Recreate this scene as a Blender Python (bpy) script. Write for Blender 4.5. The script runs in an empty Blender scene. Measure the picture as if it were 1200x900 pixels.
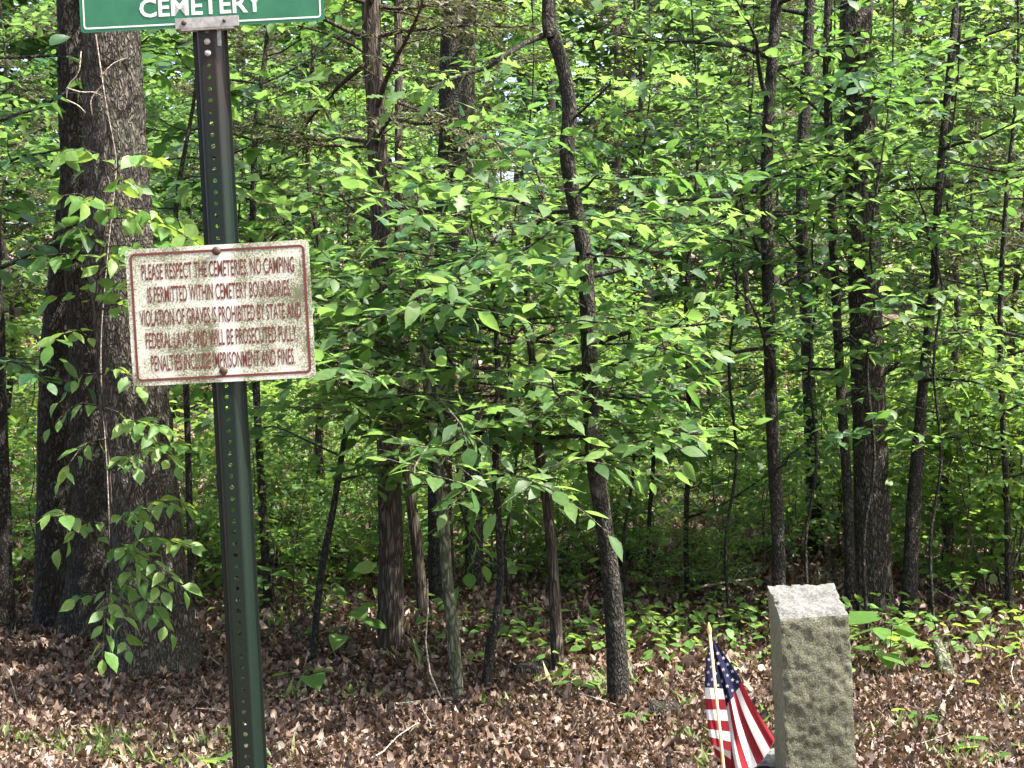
import bpy, math, random
import numpy as np
from mathutils import Vector

# ------------------------------------------------------------------ camera, sky, sun, exposure
random.seed(7)
RNG = np.random.default_rng(7)
S = bpy.context.scene
COL = S.collection
R = math.radians

F = 1700.0            # focal length in pixels of the 1200 px wide photograph
H0 = 390.0            # horizon row
EYE = 1.45
PITCH = math.atan((450.0 - H0) / F)

cam_d = bpy.data.cameras.new('camera')
cam = bpy.data.objects.new('camera', cam_d)
COL.objects.link(cam)
cam_d.sensor_width = 36.0
cam_d.lens = F / 1200.0 * 36.0
cam_d.clip_start = 0.05
cam_d.clip_end = 600.0
cam.location = (0, 0, EYE)
cam.rotation_euler = (R(90) - PITCH, 0, 0)
S.camera = cam

SUN_EL, SUN_AZ = R(58), R(107)          # azimuth measured from +Y towards +X
w = bpy.data.worlds.new('World')
S.world = w
w.use_nodes = True
wn = w.node_tree
bg = wn.nodes['Background']
sky = wn.nodes.new('ShaderNodeTexSky')
sky.sky_type = 'NISHITA'
sky.sun_disc = False
sky.sun_elevation = SUN_EL
sky.sun_rotation = SUN_AZ
sky.air_density = 1.0
sky.dust_density = 5.0
sky.ozone_density = 0.2
wn.links.new(sky.outputs[0], bg.inputs[0])
bg.inputs[1].default_value = 0.15

sd = bpy.data.lights.new('sun', 'SUN')
sd.energy = 5.0
sd.angle = R(0.53)
sd.color = (1.0, 0.95, 0.86)
sun = bpy.data.objects.new('sun', sd)
COL.objects.link(sun)
to_sun = Vector((math.sin(SUN_AZ) * math.cos(SUN_EL), math.cos(SUN_AZ) * math.cos(SUN_EL), math.sin(SUN_EL)))
sun.rotation_euler = to_sun.to_track_quat('Z', 'Y').to_euler()
sun.location = (6, 4, 20)

S.view_settings.view_transform = 'Standard'
S.view_settings.look = 'None'
S.view_settings.exposure = 2.02
S.view_settings.gamma = 1.0
S.view_settings.use_curve_mapping = False
cy = S.cycles
cy.max_bounces = 6
cy.diffuse_bounces = 4
cy.glossy_bounces = 2
cy.transmission_bounces = 4
cy.transparent_max_bounces = 4
cy.caustics_reflective = False
cy.caustics_refractive = False
cy.use_denoising = True
cy.use_adaptive_sampling = True
cy.adaptive_threshold = 0.02


# ------------------------------------------------------------------ helpers
def ground_z(x, y):
    x = np.asarray(x, float); y = np.asarray(y, float)
    z = 0.055 * np.maximum(0, y - 9.5) + 0.0004 * np.maximum(0, y - 18) ** 2
    near = np.clip((y - 4.5) / 4, 0, 1)
    z = z + near * (0.05 * np.sin(x * 0.9 + 1.0) * np.cos(y * 0.7) + 0.03 * np.sin(x * 2.1 + y * 1.3))
    return z


def P(px, py, d):
    """The point at depth d (metres along +Y) that the photograph shows at pixel px, py."""
    u, v = (px - 600.0) / F, (450.0 - py) / F
    cp, sp = math.cos(PITCH), math.sin(PITCH)
    dy, dz = cp + v * sp, v * cp - sp
    k = d / dy
    return np.array([u * k, d, EYE + dz * k])


def foot(px, py):
    """Where the ground is met at pixel px, py."""
    d = 3.0
    while d < 80:
        p = P(px, py, d)
        if p[2] <= float(ground_z(p[0], p[1])):
            break
        d += 0.03
    return p


def unit(a):
    a = np.asarray(a, float)
    n = np.linalg.norm(a, axis=-1, keepdims=True)
    return a / np.maximum(n, 1e-9)


def mesh_of(name, V, face_blocks, mats, mat_idx=None, attrs=None, smooth=True):
    """V (n,3); face_blocks: list of int arrays (k, 3 or 4)."""
    me = bpy.data.meshes.new(name)
    V = np.ascontiguousarray(V, np.float32)
    me.vertices.add(len(V))
    me.vertices.foreach_set('co', V.ravel())
    loops = np.concatenate([np.asarray(f, np.int32).ravel() for f in face_blocks])
    tot = np.concatenate([np.full(len(f), np.asarray(f).shape[1], np.int32) for f in face_blocks])
    start = np.concatenate([[0], np.cumsum(tot)[:-1]]).astype(np.int32)
    me.loops.add(len(loops))
    me.loops.foreach_set('vertex_index', loops)
    me.polygons.add(len(tot))
    me.polygons.foreach_set('loop_start', start)
    me.polygons.foreach_set('loop_total', tot)
    for m in mats:
        me.materials.append(m)
    if mat_idx is not None:
        me.polygons.foreach_set('material_index', np.asarray(mat_idx, np.int32))
    for k, a in (attrs or {}).items():
        at = me.attributes.new(k, 'FLOAT', 'POINT')
        at.data.foreach_set('value', np.asarray(a, np.float32))
    me.update(calc_edges=True)
    me.polygons.foreach_set('use_smooth', np.full(len(tot), bool(smooth)))
    me.validate()
    return me


def link(name, me, parent=None):
    o = bpy.data.objects.new(name, me)
    COL.objects.link(o)
    if parent is not None:
        o.parent = parent
    return o


def tag(o, label=None, cat=None, group=None, kind=None):
    if label: o['label'] = label
    if cat: o['category'] = cat
    if group: o['group'] = group
    if kind: o['kind'] = kind
    return o


def thing(name, loc, label, cat, group=None, rot=(0, 0, 0)):
    o = bpy.data.objects.new(name, None)
    COL.objects.link(o)
    o.location = loc
    o.rotation_euler = rot
    o.empty_display_size = 0.1
    return tag(o, label, cat, group)


def copy_thing(src, loc, rotz, scale, label=None, group=None):
    c = src.copy()
    COL.objects.link(c)
    c.location = loc
    c.rotation_euler = (0, 0, rotz)
    c.scale = (scale,) * 3
    if label: c['label'] = label
    if group: c['group'] = group
    for ch in list(src.children):
        k = ch.copy()
        COL.objects.link(k)
        k.parent = c
        for g in list(ch.children):
            q = g.copy()
            COL.objects.link(q)
            q.parent = k
    return c


def vnoise(x, y, seed=0):
    """value noise on arrays"""
    xi, yi = np.floor(x).astype(int), np.floor(y).astype(int)
    xf, yf = x - xi, y - yi
    u, v = xf * xf * (3 - 2 * xf), yf * yf * (3 - 2 * yf)

    def h(a, b):
        n = (a * 374761393 + b * 668265263 + seed * 69069) & 0x7fffffff
        n = ((n ^ (n >> 13)) * 1274126177) & 0x7fffffff
        return ((n ^ (n >> 16)) & 0xffff) / 65535.0
    return (h(xi, yi) * (1 - u) + h(xi + 1, yi) * u) * (1 - v) + (h(xi, yi + 1) * (1 - u) + h(xi + 1, yi + 1) * u) * v


# ------------------------------------------------------------------ materials
def new_mat(name):
    m = bpy.data.materials.new(name)
    m.use_nodes = True
    nt = m.node_tree
    return m, nt, nt.nodes['Principled BSDF'], nt.nodes['Material Output']


def N(nt, kind, **kw):
    n = nt.nodes.new(kind)
    for k, v in kw.items():
        if k.startswith('i_'):
            n.inputs[k[2:].replace('_', ' ')].default_value = v
        else:
            setattr(n, k, v)
    return n


def ramp(nt, fac, stops):
    r = nt.nodes.new('ShaderNodeValToRGB')
    e = r.color_ramp.elements
    while len(e) < len(stops):
        e.new(0.5)
    for k, (p, c) in enumerate(stops):
        e[k].position = p
        e[k].color = (*c, 1)
    nt.links.new(fac, r.inputs[0])
    return r.outputs[0]


def leaf_mat(name, stops, trans=0.52, tcol=(0.235, 0.41, 0.085), rough=0.5, spec=0.36):
    m, nt, b, out = new_mat(name)
    a = N(nt, 'ShaderNodeAttribute', attribute_name='tone')
    oi = N(nt, 'ShaderNodeObjectInfo')
    mx = N(nt, 'ShaderNodeMath', operation='MULTIPLY_ADD')
    nt.links.new(oi.outputs['Random'], mx.inputs[0]); mx.inputs[1].default_value = 0.22
    ad = N(nt, 'ShaderNodeMath', operation='SUBTRACT')
    nt.links.new(a.outputs['Fac'], mx.inputs[2])
    nt.links.new(mx.outputs[0], ad.inputs[0]); ad.inputs[1].default_value = 0.11
    col = ramp(nt, ad.outputs[0], stops)
    # fine mottling and veins on the leaf itself
    tc = N(nt, 'ShaderNodeTexCoord')
    ns = N(nt, 'ShaderNodeTexNoise', i_Scale=60.0, i_Detail=2.0)
    nt.links.new(tc.outputs['Object'], ns.inputs['Vector'])
    mr = N(nt, 'ShaderNodeMapRange')
    mr.inputs[1].default_value = 0.3; mr.inputs[2].default_value = 0.7
    mr.inputs[3].default_value = 0.75; mr.inputs[4].default_value = 1.2
    nt.links.new(ns.outputs[0], mr.inputs[0])
    mul = N(nt, 'ShaderNodeMix', data_type='RGBA', blend_type='MULTIPLY')
    mul.inputs[0].default_value = 1.0
    nt.links.new(col, mul.inputs[6]); nt.links.new(mr.outputs[0], mul.inputs[7])
    nt.links.new(mul.outputs[2], b.inputs['Base Color'])
    b.inputs['Roughness'].default_value = rough
    b.inputs['Specular IOR Level'].default_value = spec
    t = N(nt, 'ShaderNodeBsdfTranslucent')
    tm = N(nt, 'ShaderNodeMix', data_type='RGBA', blend_type='MIX')
    tm.inputs[0].default_value = 0.72
    nt.links.new(mul.outputs[2], tm.inputs[6]); tm.inputs[7].default_value = (*tcol, 1)
    nt.links.new(tm.outputs[2], t.inputs[0])
    mixs = N(nt, 'ShaderNodeMixShader')
    mixs.inputs[0].default_value = trans
    nt.links.new(b.outputs[0], mixs.inputs[1]); nt.links.new(t.outputs[0], mixs.inputs[2])
    nt.links.new(mixs.outputs[0], out.inputs[0])
    return m


GREEN = [(0.0, (0.018, 0.058, 0.016)), (0.45, (0.052, 0.115, 0.032)), (0.8, (0.092, 0.165, 0.05)), (0.96, (0.12, 0.20, 0.05)), (1.0, (0.20, 0.24, 0.05))]
M_leaf = leaf_mat('leaf_green', GREEN)
M_leaf_b = leaf_mat('leaf_bluegreen', [(0.0, (0.016, 0.052, 0.022)), (0.6, (0.032, 0.095, 0.034)), (1.0, (0.08, 0.16, 0.05))], trans=0.40, tcol=(0.18, 0.36, 0.06))
M_leaf_y = leaf_mat('leaf_spring', [(0.0, (0.035, 0.095, 0.018)), (0.6, (0.075, 0.165, 0.034)), (1.0, (0.15, 0.24, 0.06))], trans=0.48, tcol=(0.30, 0.46, 0.06))
M_cedar = leaf_mat('cedar_needles', [(0.0, (0.026, 0.036, 0.016)), (0.5, (0.060, 0.070, 0.030)), (1.0, (0.13, 0.13, 0.065))], trans=0.2, tcol=(0.13, 0.15, 0.04), rough=0.6, spec=0.25)
M_litter = leaf_mat('dead_leaf', [(0.0, (0.022, 0.012, 0.009)), (0.28, (0.066, 0.038, 0.026)), (0.58, (0.138, 0.088, 0.062)), (0.84, (0.220, 0.158, 0.118)), (1.0, (0.37, 0.31, 0.245))],
                    trans=0.15, tcol=(0.24, 0.15, 0.07), rough=0.55, spec=0.4)
M_grass = leaf_mat('grass_blade', [(0.0, (0.035, 0.07, 0.012)), (0.6, (0.075, 0.125, 0.026)), (1.0, (0.22, 0.22, 0.10))], trans=0.35)


def bark_mat(name, dark, mid, light, zs=0.22, scale=26.0, bump=0.9, moss=0.0, blotch=(0.5, 0.5, 0.45), blotch_amt=0.0):
    m, nt, b, out = new_mat(name)
    tc = N(nt, 'ShaderNodeTexCoord')
    mp = N(nt, 'ShaderNodeMapping')
    mp.inputs['Scale'].default_value = (1, 1, zs)
    nt.links.new(tc.outputs['Object'], mp.inputs[0])
    v = N(nt, 'ShaderNodeTexVoronoi', feature='DISTANCE_TO_EDGE', i_Scale=scale)
    ns = N(nt, 'ShaderNodeTexNoise', i_Scale=scale * 1.1, i_Detail=5.0, i_Roughness=0.65)
    wv = N(nt, 'ShaderNodeVectorMath', operation='MULTIPLY_ADD')
    n0 = N(nt, 'ShaderNodeTexNoise', i_Scale=scale * 0.6, i_Detail=2.0)
    nt.links.new(mp.outputs[0], n0.inputs['Vector'])
    nt.links.new(n0.outputs['Color'], wv.inputs[0]); wv.inputs[1].default_value = (0.06, 0.06, 0.06)
    nt.links.new(mp.outputs[0], wv.inputs[2])
    nt.links.new(wv.outputs[0], v.inputs['Vector'])
    nt.links.new(mp.outputs[0], ns.inputs['Vector'])
    mr = N(nt, 'ShaderNodeMapRange')
    mr.inputs[2].default_value = 0.28
    nt.links.new(v.outputs['Distance'], mr.inputs[0])
    hh = N(nt, 'ShaderNodeMath', operation='MULTIPLY')
    nt.links.new(mr.outputs[0], hh.inputs[0]); nt.links.new(ns.outputs[0], hh.inputs[1])
    col = ramp(nt, hh.outputs[0], [(0.0, dark), (0.3, mid), (0.62, light)])
    if blotch_amt > 0:
        nb = N(nt, 'ShaderNodeTexNoise', i_Scale=7.0, i_Detail=6.0, i_Roughness=0.7)
        nt.links.new(tc.outputs['Object'], nb.inputs['Vector'])
        f = N(nt, 'ShaderNodeMapRange')
        f.inputs[1].default_value = 0.55; f.inputs[2].default_value = 0.68; f.inputs[4].default_value = blotch_amt
        nt.links.new(nb.outputs[0], f.inputs[0])
        mx = N(nt, 'ShaderNodeMix', data_type='RGBA')
        nt.links.new(f.outputs[0], mx.inputs[0]); nt.links.new(col, mx.inputs[6]); mx.inputs[7].default_value = (*blotch, 1)
        col = mx.outputs[2]
    nt.links.new(col, b.inputs['Base Color'])
    b.inputs['Roughness'].default_value = 0.85
    b.inputs['Specular IOR Level'].default_value = 0.25
    bp = N(nt, 'ShaderNodeBump', i_Strength=bump, i_Distance=0.02)
    nt.links.new(hh.outputs[0], bp.inputs['Height'])
    nt.links.new(bp.outputs[0], b.inputs['Normal'])
    return m


M_oak = bark_mat('oak_bark', (0.012, 0.010, 0.008), (0.056, 0.048, 0.038), (0.135, 0.119, 0.098), zs=0.33, scale=62, bump=0.9, blotch=(0.10, 0.11, 0.08), blotch_amt=0.5)
M_bark = bark_mat('dark_bark', (0.007, 0.0063, 0.0055), (0.021, 0.0185, 0.0140), (0.065, 0.058, 0.045), zs=0.45, scale=60, bump=0.8, blotch=(0.20, 0.20, 0.17), blotch_amt=0.35)
M_brown = bark_mat('brown_bark', (0.016, 0.012, 0.009), (0.052, 0.041, 0.031), (0.115, 0.094, 0.075), zs=0.16, scale=50, bump=0.7)
M_oak_dark_shade = bark_mat('oak_bark_dark_shade', (0.009, 0.008, 0.006), (0.032, 0.027, 0.02), (0.085, 0.075, 0.06), zs=0.33, scale=60, bump=1.0, blotch=(0.05, 0.06, 0.03), blotch_amt=0.5)  # darker oak copy: crease shade between the close stems put into its colour
M_mossy = bark_mat('mossy_bark', (0.022, 0.024, 0.015), (0.07, 0.075, 0.045), (0.16, 0.165, 0.11), zs=0.4, scale=40, bump=0.5, blotch=(0.09, 0.11, 0.05), blotch_amt=0.5)
M_twig = bark_mat('twig_bark', (0.02, 0.016, 0.012), (0.055, 0.045, 0.036), (0.11, 0.095, 0.08), zs=0.6, scale=60, bump=0.3)
M_pale = bark_mat('pale_twig', (0.16, 0.13, 0.10), (0.30, 0.26, 0.21), (0.46, 0.42, 0.36), zs=0.6, scale=60, bump=0.3)


def plain(name, col, rough=0.5, metal=0.0, spec=0.5, noise=0.0, nscale=30.0, col2=None, bump=0.0, lo=0.4, hi=0.62):
    m, nt, b, out = new_mat(name)
    b.inputs['Base Color'].default_value = (*col, 1)
    b.inputs['Roughness'].default_value = rough
    b.inputs['Metallic'].default_value = metal
    b.inputs['Specular IOR Level'].default_value = spec
    if col2 is not None:
        tc = N(nt, 'ShaderNodeTexCoord')
        ns = N(nt, 'ShaderNodeTexNoise', i_Scale=nscale, i_Detail=6.0, i_Roughness=0.7)
        nt.links.new(tc.outputs['Object'], ns.inputs['Vector'])
        c = ramp(nt, ns.outputs[0], [(lo, col), (hi, col2)])
        nt.links.new(c, b.inputs['Base Color'])
        if bump:
            bp = N(nt, 'ShaderNodeBump', i_Strength=bump, i_Distance=0.01)
            nt.links.new(ns.outputs[0], bp.inputs['Height'])
            nt.links.new(bp.outputs[0], b.inputs['Normal'])
    return m


# ------------------------------------------------------------------ geometry builders
def frames(path):
    path = np.asarray(path, float)
    t = np.gradient(path, axis=0)
    t = unit(t)
    ref = np.where(np.abs(t[:, 2:3]) > 0.85, np.array([[0.0, -1.0, 0.0]]), np.array([[0.0, 0.0, 1.0]]))
    if np.mean(np.abs(t[:, 2])) > 0.6:
        ref = np.tile([[0.0, -1.0, 0.0]], (len(t), 1))
    else:
        ref = np.tile([[0.0, 0.0, 1.0]], (len(t), 1))
    s = unit(np.cross(t, ref))
    u = np.cross(s, t)
    return t, s, u


def tube(path, rad, seg=8, cap=True):
    path = np.asarray(path, float); rad = np.asarray(rad, float)
    t, s, u = frames(path)
    n = len(path)
    a = np.linspace(0, 2 * math.pi, seg, endpoint=False)
    V = path[:, None, :] + rad[:, None, None] * (np.cos(a)[None, :, None] * s[:, None, :] + np.sin(a)[None, :, None] * u[:, None, :])
    V = V.reshape(-1, 3)
    i = np.arange(n - 1)[:, None] * seg
    j = np.arange(seg)[None, :]
    j2 = (j + 1) % seg
    Fq = np.stack([i + j, i + j2, i + seg + j2, i + seg + j], -1).reshape(-1, 4)
    tris = np.zeros((0, 3), int)
    if cap:
        V = np.vstack([V, path[-1:] + t[-1:] * rad[-1] * 0.6])
        k = len(V) - 1
        b0 = (n - 1) * seg
        jj = np.arange(seg)
        tris = np.stack([b0 + jj, b0 + (jj + 1) % seg, np.full(seg, k)], -1)
    return V, Fq, tris


class Soup:
    """Collects shapes that end as ONE mesh."""
    def __init__(s):
        s.V, s.Q, s.T, s.n = [], [], [], 0
        s.qm, s.tm = [], []

    def add(s, V, Q=None, T=None, mat=0):
        s.V.append(np.asarray(V, float))
        if Q is not None and len(Q):
            s.Q.append(np.asarray(Q) + s.n); s.qm.append(np.full(len(Q), mat))
        if T is not None and len(T):
            s.T.append(np.asarray(T) + s.n); s.tm.append(np.full(len(T), mat))
        s.n += len(V)

    def tube(s, path, rad, seg=6, mat=0):
        V, Q, T = tube(path, rad, seg)
        s.add(V, Q, T, mat)

    def box(s, c, size, mat=0, rz=0.0):
        x, y, z = np.array(size) / 2
        V = np.array([[-x, -y, -z], [x, -y, -z], [x, y, -z], [-x, y, -z], [-x, -y, z], [x, -y, z], [x, y, z], [-x, y, z]])
        s.add(V + np.array(c), [[0, 3, 2, 1], [4, 5, 6, 7], [0, 1, 5, 4], [1, 2, 6, 5], [2, 3, 7, 6], [3, 0, 4, 7]], None, mat)

    def mesh(s, name, mats, smooth=True, attrs=None, origin=None):
        blocks, mi = [], []
        if s.Q: blocks.append(np.concatenate(s.Q)); mi.append(np.concatenate(s.qm))
        if s.T: blocks.append(np.concatenate(s.T)); mi.append(np.concatenate(s.tm))
        V = np.concatenate(s.V)
        if origin is not None:
            V = V - np.asarray(origin)
        return mesh_of(name, V, blocks, mats, np.concatenate(mi), attrs, smooth)


# leaf templates: columns x (across), y (along), z ; faces
def strip_template(st):
    """st: list of (y, half width); first and last have width 0"""
    V = [(0, st[0][0], 0)]
    idx = []
    for y, wd in st[1:-1]:
        idx.append(len(V))
        V += [(-wd, y, 0), (0, y, 0), (wd, y, 0)]
    V.append((0, st[-1][0], 0))
    e = len(V) - 1
    T = [(0, idx[0] + 1, idx[0]), (0, idx[0] + 2, idx[0] + 1), (idx[-1], idx[-1] + 1, e), (idx[-1] + 1, idx[-1] + 2, e)]
    Q = []
    for a, b in zip(idx[:-1], idx[1:]):
        Q += [(a, a + 1, b + 1, b), (a + 1, a + 2, b + 2, b + 1)]
    return np.array(V, float), np.array(Q, int).reshape(-1, 4), np.array(T, int)


T_OVATE = strip_template([(0, 0), (0.06, 0.03), (0.22, 0.21), (0.45, 0.29), (0.7, 0.2), (0.88, 0.07), (1, 0)])
T_WIDE = strip_template([(0, 0), (0.1, 0.22), (0.3, 0.38), (0.55, 0.36), (0.8, 0.2), (1, 0)])
T_SMALL = strip_template([(0, 0), (0.3, 0.25), (0.65, 0.22), (1, 0)])
T_FAR = strip_template([(0, 0), (0.45, 0.32), (1, 0)])
T_LOBED = strip_template([(0, 0), (0.12, 0.05), (0.22, 0.27), (0.34, 0.13), (0.48, 0.42), (0.6, 0.15), (0.78, 0.30), (0.85, 0.09), (1, 0)])
T_MAPLE = strip_template([(0, 0), (0.02, 0.16), (0.1, 0.42), (0.3, 0.24), (0.45, 0.52), (0.58, 0.18), (0.8, 0.16), (1, 0)])
T_BLADE = strip_template([(0, 0.0), (0.05, 0.03), (0.5, 0.026), (1, 0)])


class Leaves:
    def __init__(s):
        s.p, s.a, s.n, s.s, s.t, s.c = [], [], [], [], [], []

    def add(s, pos, axis, nrm, size, tone=None, curl=None):
        k = len(pos)
        s.p.append(pos); s.a.append(axis); s.n.append(nrm); s.s.append(np.broadcast_to(size, (k,)))
        s.t.append(RNG.random(k) if tone is None else np.broadcast_to(tone, (k,)))
        s.c.append(RNG.uniform(0.02, 0.3, k) if curl is None else np.broadcast_to(curl, (k,)))

    def count(s):
        return sum(len(x) for x in s.p)

    def mesh(s, name, mat, tmpl, wid=1.0, fold=0.25, origin=None, twist=0.12, jit=0.0):
        TV, TQ, TT = tmpl
        p = np.concatenate(s.p); a = unit(np.concatenate(s.a)); n = np.concatenate(s.n)
        n = unit(n - a * np.sum(a * n, -1, keepdims=True))
        sd_ = np.cross(a, n)
        size = np.concatenate(s.s); tone = np.concatenate(s.t); curl = np.concatenate(s.c)
        k = len(p)
        if origin is not None:
            p = p - np.asarray(origin)
        x, y = TV[:, 0] * wid, TV[:, 1]
        fo = RNG.uniform(-0.3, 1.0, k) * fold * 2
        tw = RNG.normal(0, twist, k)
        z = fo[:, None] * np.abs(x)[None] - curl[:, None] * (y ** 2)[None] + tw[:, None] * (x * y)[None] * 2
        wob = 1 + RNG.normal(0, 0.12, (k, 1))
        V = p[:, None, :] + size[:, None, None] * ((x[None] * wob)[..., None] * sd_[:, None] + np.broadcast_to(y, (k, len(y)))[..., None] * a[:, None] + z[..., None] * n[:, None])
        if jit:
            V = V + RNG.normal(0, jit, V.shape) * size[:, None, None]
        nv = len(TV)
        off = np.arange(k)[:, None, None] * nv
        blocks = []
        if len(TQ): blocks.append((TQ[None] + off).reshape(-1, 4))
        blocks.append((TT[None] + off).reshape(-1, 3))
        return mesh_of(name, V.reshape(-1, 3), blocks, [mat], None, {'tone': np.repeat(tone, nv)})


UP = np.array([0.0, 0.0, 1.0])


def wander(start, d, length, n=6, jit=0.12, lift=0.0):
    d = unit(d)
    pts = [np.asarray(start, float)]
    st = length / (n - 1)
    for _ in range(n - 1):
        d = unit(d + RNG.normal(0, jit, 3) + UP * lift)
        pts.append(pts[-1] + d * st)
    return np.array(pts)


def resample(path, n):
    path = np.asarray(path, float)
    L = np.concatenate([[0], np.cumsum(np.linalg.norm(np.diff(path, axis=0), axis=1))])
    q = np.linspace(0, L[-1], n)
    return np.stack([np.interp(q, L, path[:, k]) for k in range(3)], -1)


def smooth_path(path, n):
    """Catmull-Rom through the points, n samples."""
    p = np.asarray(path, float)
    p = np.vstack([2 * p[0] - p[1], p, 2 * p[-1] - p[-2]])
    m = len(p) - 3
    q = np.linspace(0, m - 1e-6, n)
    i = q.astype(int)
    t = (q - i)[:, None]
    a, b, c, d = p[i], p[i + 1], p[i + 2], p[i + 3]
    return 0.5 * (2 * b + (c - a) * t + (2 * a - 5 * b + 4 * c - d) * t ** 2 + (3 * b - 3 * c + d - a) * t ** 3)


def leafy(lv, path, frac0, spacing, size, flat=0.75, droop=0.15, tone_shift=0.0, tone_amp=0.8):
    """Alternate leaves along a twig, laid in a roughly level spray."""
    L = np.linalg.norm(np.diff(path, axis=0), axis=1).sum()
    n = max(2, int(L * (1 - frac0) / spacing))
    q = np.linspace(frac0, 1.0, n)
    k = q * (len(path) - 1)
    i = np.minimum(k.astype(int), len(path) - 2)
    f = (k - i)[:, None]
    pos = path[i] * (1 - f) + path[i + 1] * f
    t = unit(path[i + 1] - path[i])
    side = unit(np.cross(np.tile(UP, (n, 1)), t) + 1e-4)
    sg = np.where(np.arange(n) % 2 == 0, 1.0, -1.0)[:, None]
    sg[-1] = 0
    ax = t * RNG.uniform(0.35, 0.9, (n, 1)) + side * sg * RNG.uniform(0.6, 1.0, (n, 1)) - UP * RNG.normal(droop, 0.22, (n, 1))
    nr = UP * flat + RNG.normal(0, 0.42 * (1.35 - flat), (n, 3)) + side * RNG.normal(0, 0.18, (n, 1))
    sz = size * RNG.uniform(0.6, 1.15, n)
    pos = pos + unit(ax) * (sz * 0.12)[:, None]
    lv.add(pos, ax, nr, sz, np.clip(0.5 + tone_shift + (RNG.random(n) - 0.5) * tone_amp, 0, 1))


def add_branch(wood, lv, start, d, length, r, size, spacing, twigs=5, lift=0.02, frac0=0.25, seg=5, tw_len=0.4, droop=0.15, tshift=0.0, flat=0.75, path=None, mat=0):
    p = wander(start, d, length, 7, 0.13, lift) if path is None else np.asarray(path, float)
    n = len(p)
    wood.tube(p, np.linspace(r, r * 0.25, n), seg, mat)
    if lv is None:
        return p
    leafy(lv, p, max(frac0, 0.45), spacing, size, flat, droop, tshift)
    for k in range(twigs):
        q = frac0 + (1 - frac0) * (k + RNG.random() * 0.7) / twigs
        i = min(int(q * (n - 1)), n - 2)
        f = q * (n - 1) - i
        s0 = p[i] * (1 - f) + p[i + 1] * f
        t = unit(p[i + 1] - p[i])
        sd_ = unit(np.cross(UP, t) + 1e-4) * (1 if k % 2 else -1)
        dd = t * RNG.uniform(0.4, 0.9) + sd_ * RNG.uniform(0.5, 1.0) + UP * RNG.normal(0.0, 0.18)
        tp = wander(s0, dd, length * tw_len * RNG.uniform(0.6, 1.2) * (1.15 - 0.5 * q), 5, 0.12, lift * 0.5)
        wood.tube(tp, np.linspace(max(r * 0.3, 0.0013), 0.0009, 5), 4, mat)
        leafy(lv, tp, 0.12, spacing, size, flat, droop, tshift)
    return p


def make_trunk(wood, path, rad, n=None, seg=12, rough=0.05, flare=0.0, seed=1, ridge=0.0, mat=0):
    """A tapered trunk with knobs and, near the ground, root flare."""
    path = np.asarray(path, float); rad = np.asarray(rad, float)
    L = np.concatenate([[0], np.cumsum(np.linalg.norm(np.diff(path, axis=0), axis=1))])
    n = n or max(10, int(L[-1] / 0.12))
    sp = smooth_path(path, n)
    m = np.linspace(0, len(path) - 1, n)
    r = np.interp(m, np.arange(len(path)), rad)
    t, s, u = frames(sp)
    a = np.linspace(0, 2 * math.pi, seg, endpoint=False)
    h = sp[:, 2] - sp[0, 2]
    A, Hh = np.meshgrid(a, h)
    rr = r[:, None] * (1 + rough * (2 * vnoise(np.cos(A) * 1.3 + 5 + seed * 3, Hh * 3 + np.sin(A) * 1.3 + 9, seed) - 1) * 2)
    if flare:
        lob = 1 + 0.35 * np.cos(5 * A + seed) + 0.2 * np.cos(3 * A + 2 * seed)
        rr = rr + r[0] * flare * lob * np.exp(-Hh / (r[0] * 1.6))
    if ridge:
        C = A * r[0] * 38
        wv = vnoise(C * 0 + Hh * 9 + 40, C * 0.6, seed) * 2.2
        g = vnoise(C + wv, Hh * 7.5, seed + 4)
        g2 = vnoise(C * 2.3 + wv * 2, Hh * 16, seed + 9)
        rr = rr + ridge * (np.abs(g - 0.5) * 2 + 0.5 * g2 - 0.7)
    V = sp[:, None, :] + rr[..., None] * (np.cos(A)[..., None] * s[:, None, :] + np.sin(A)[..., None] * u[:, None, :])
    V = V.reshape(-1, 3)
    i = np.arange(n - 1)[:, None] * seg
    j = np.arange(seg)[None, :]
    j2 = (j + 1) % seg
    Q = np.stack([i + j, i + j2, i + seg + j2, i + seg + j], -1).reshape(-1, 4)
    wood.add(V, Q, None, mat)
    return sp, r


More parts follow.
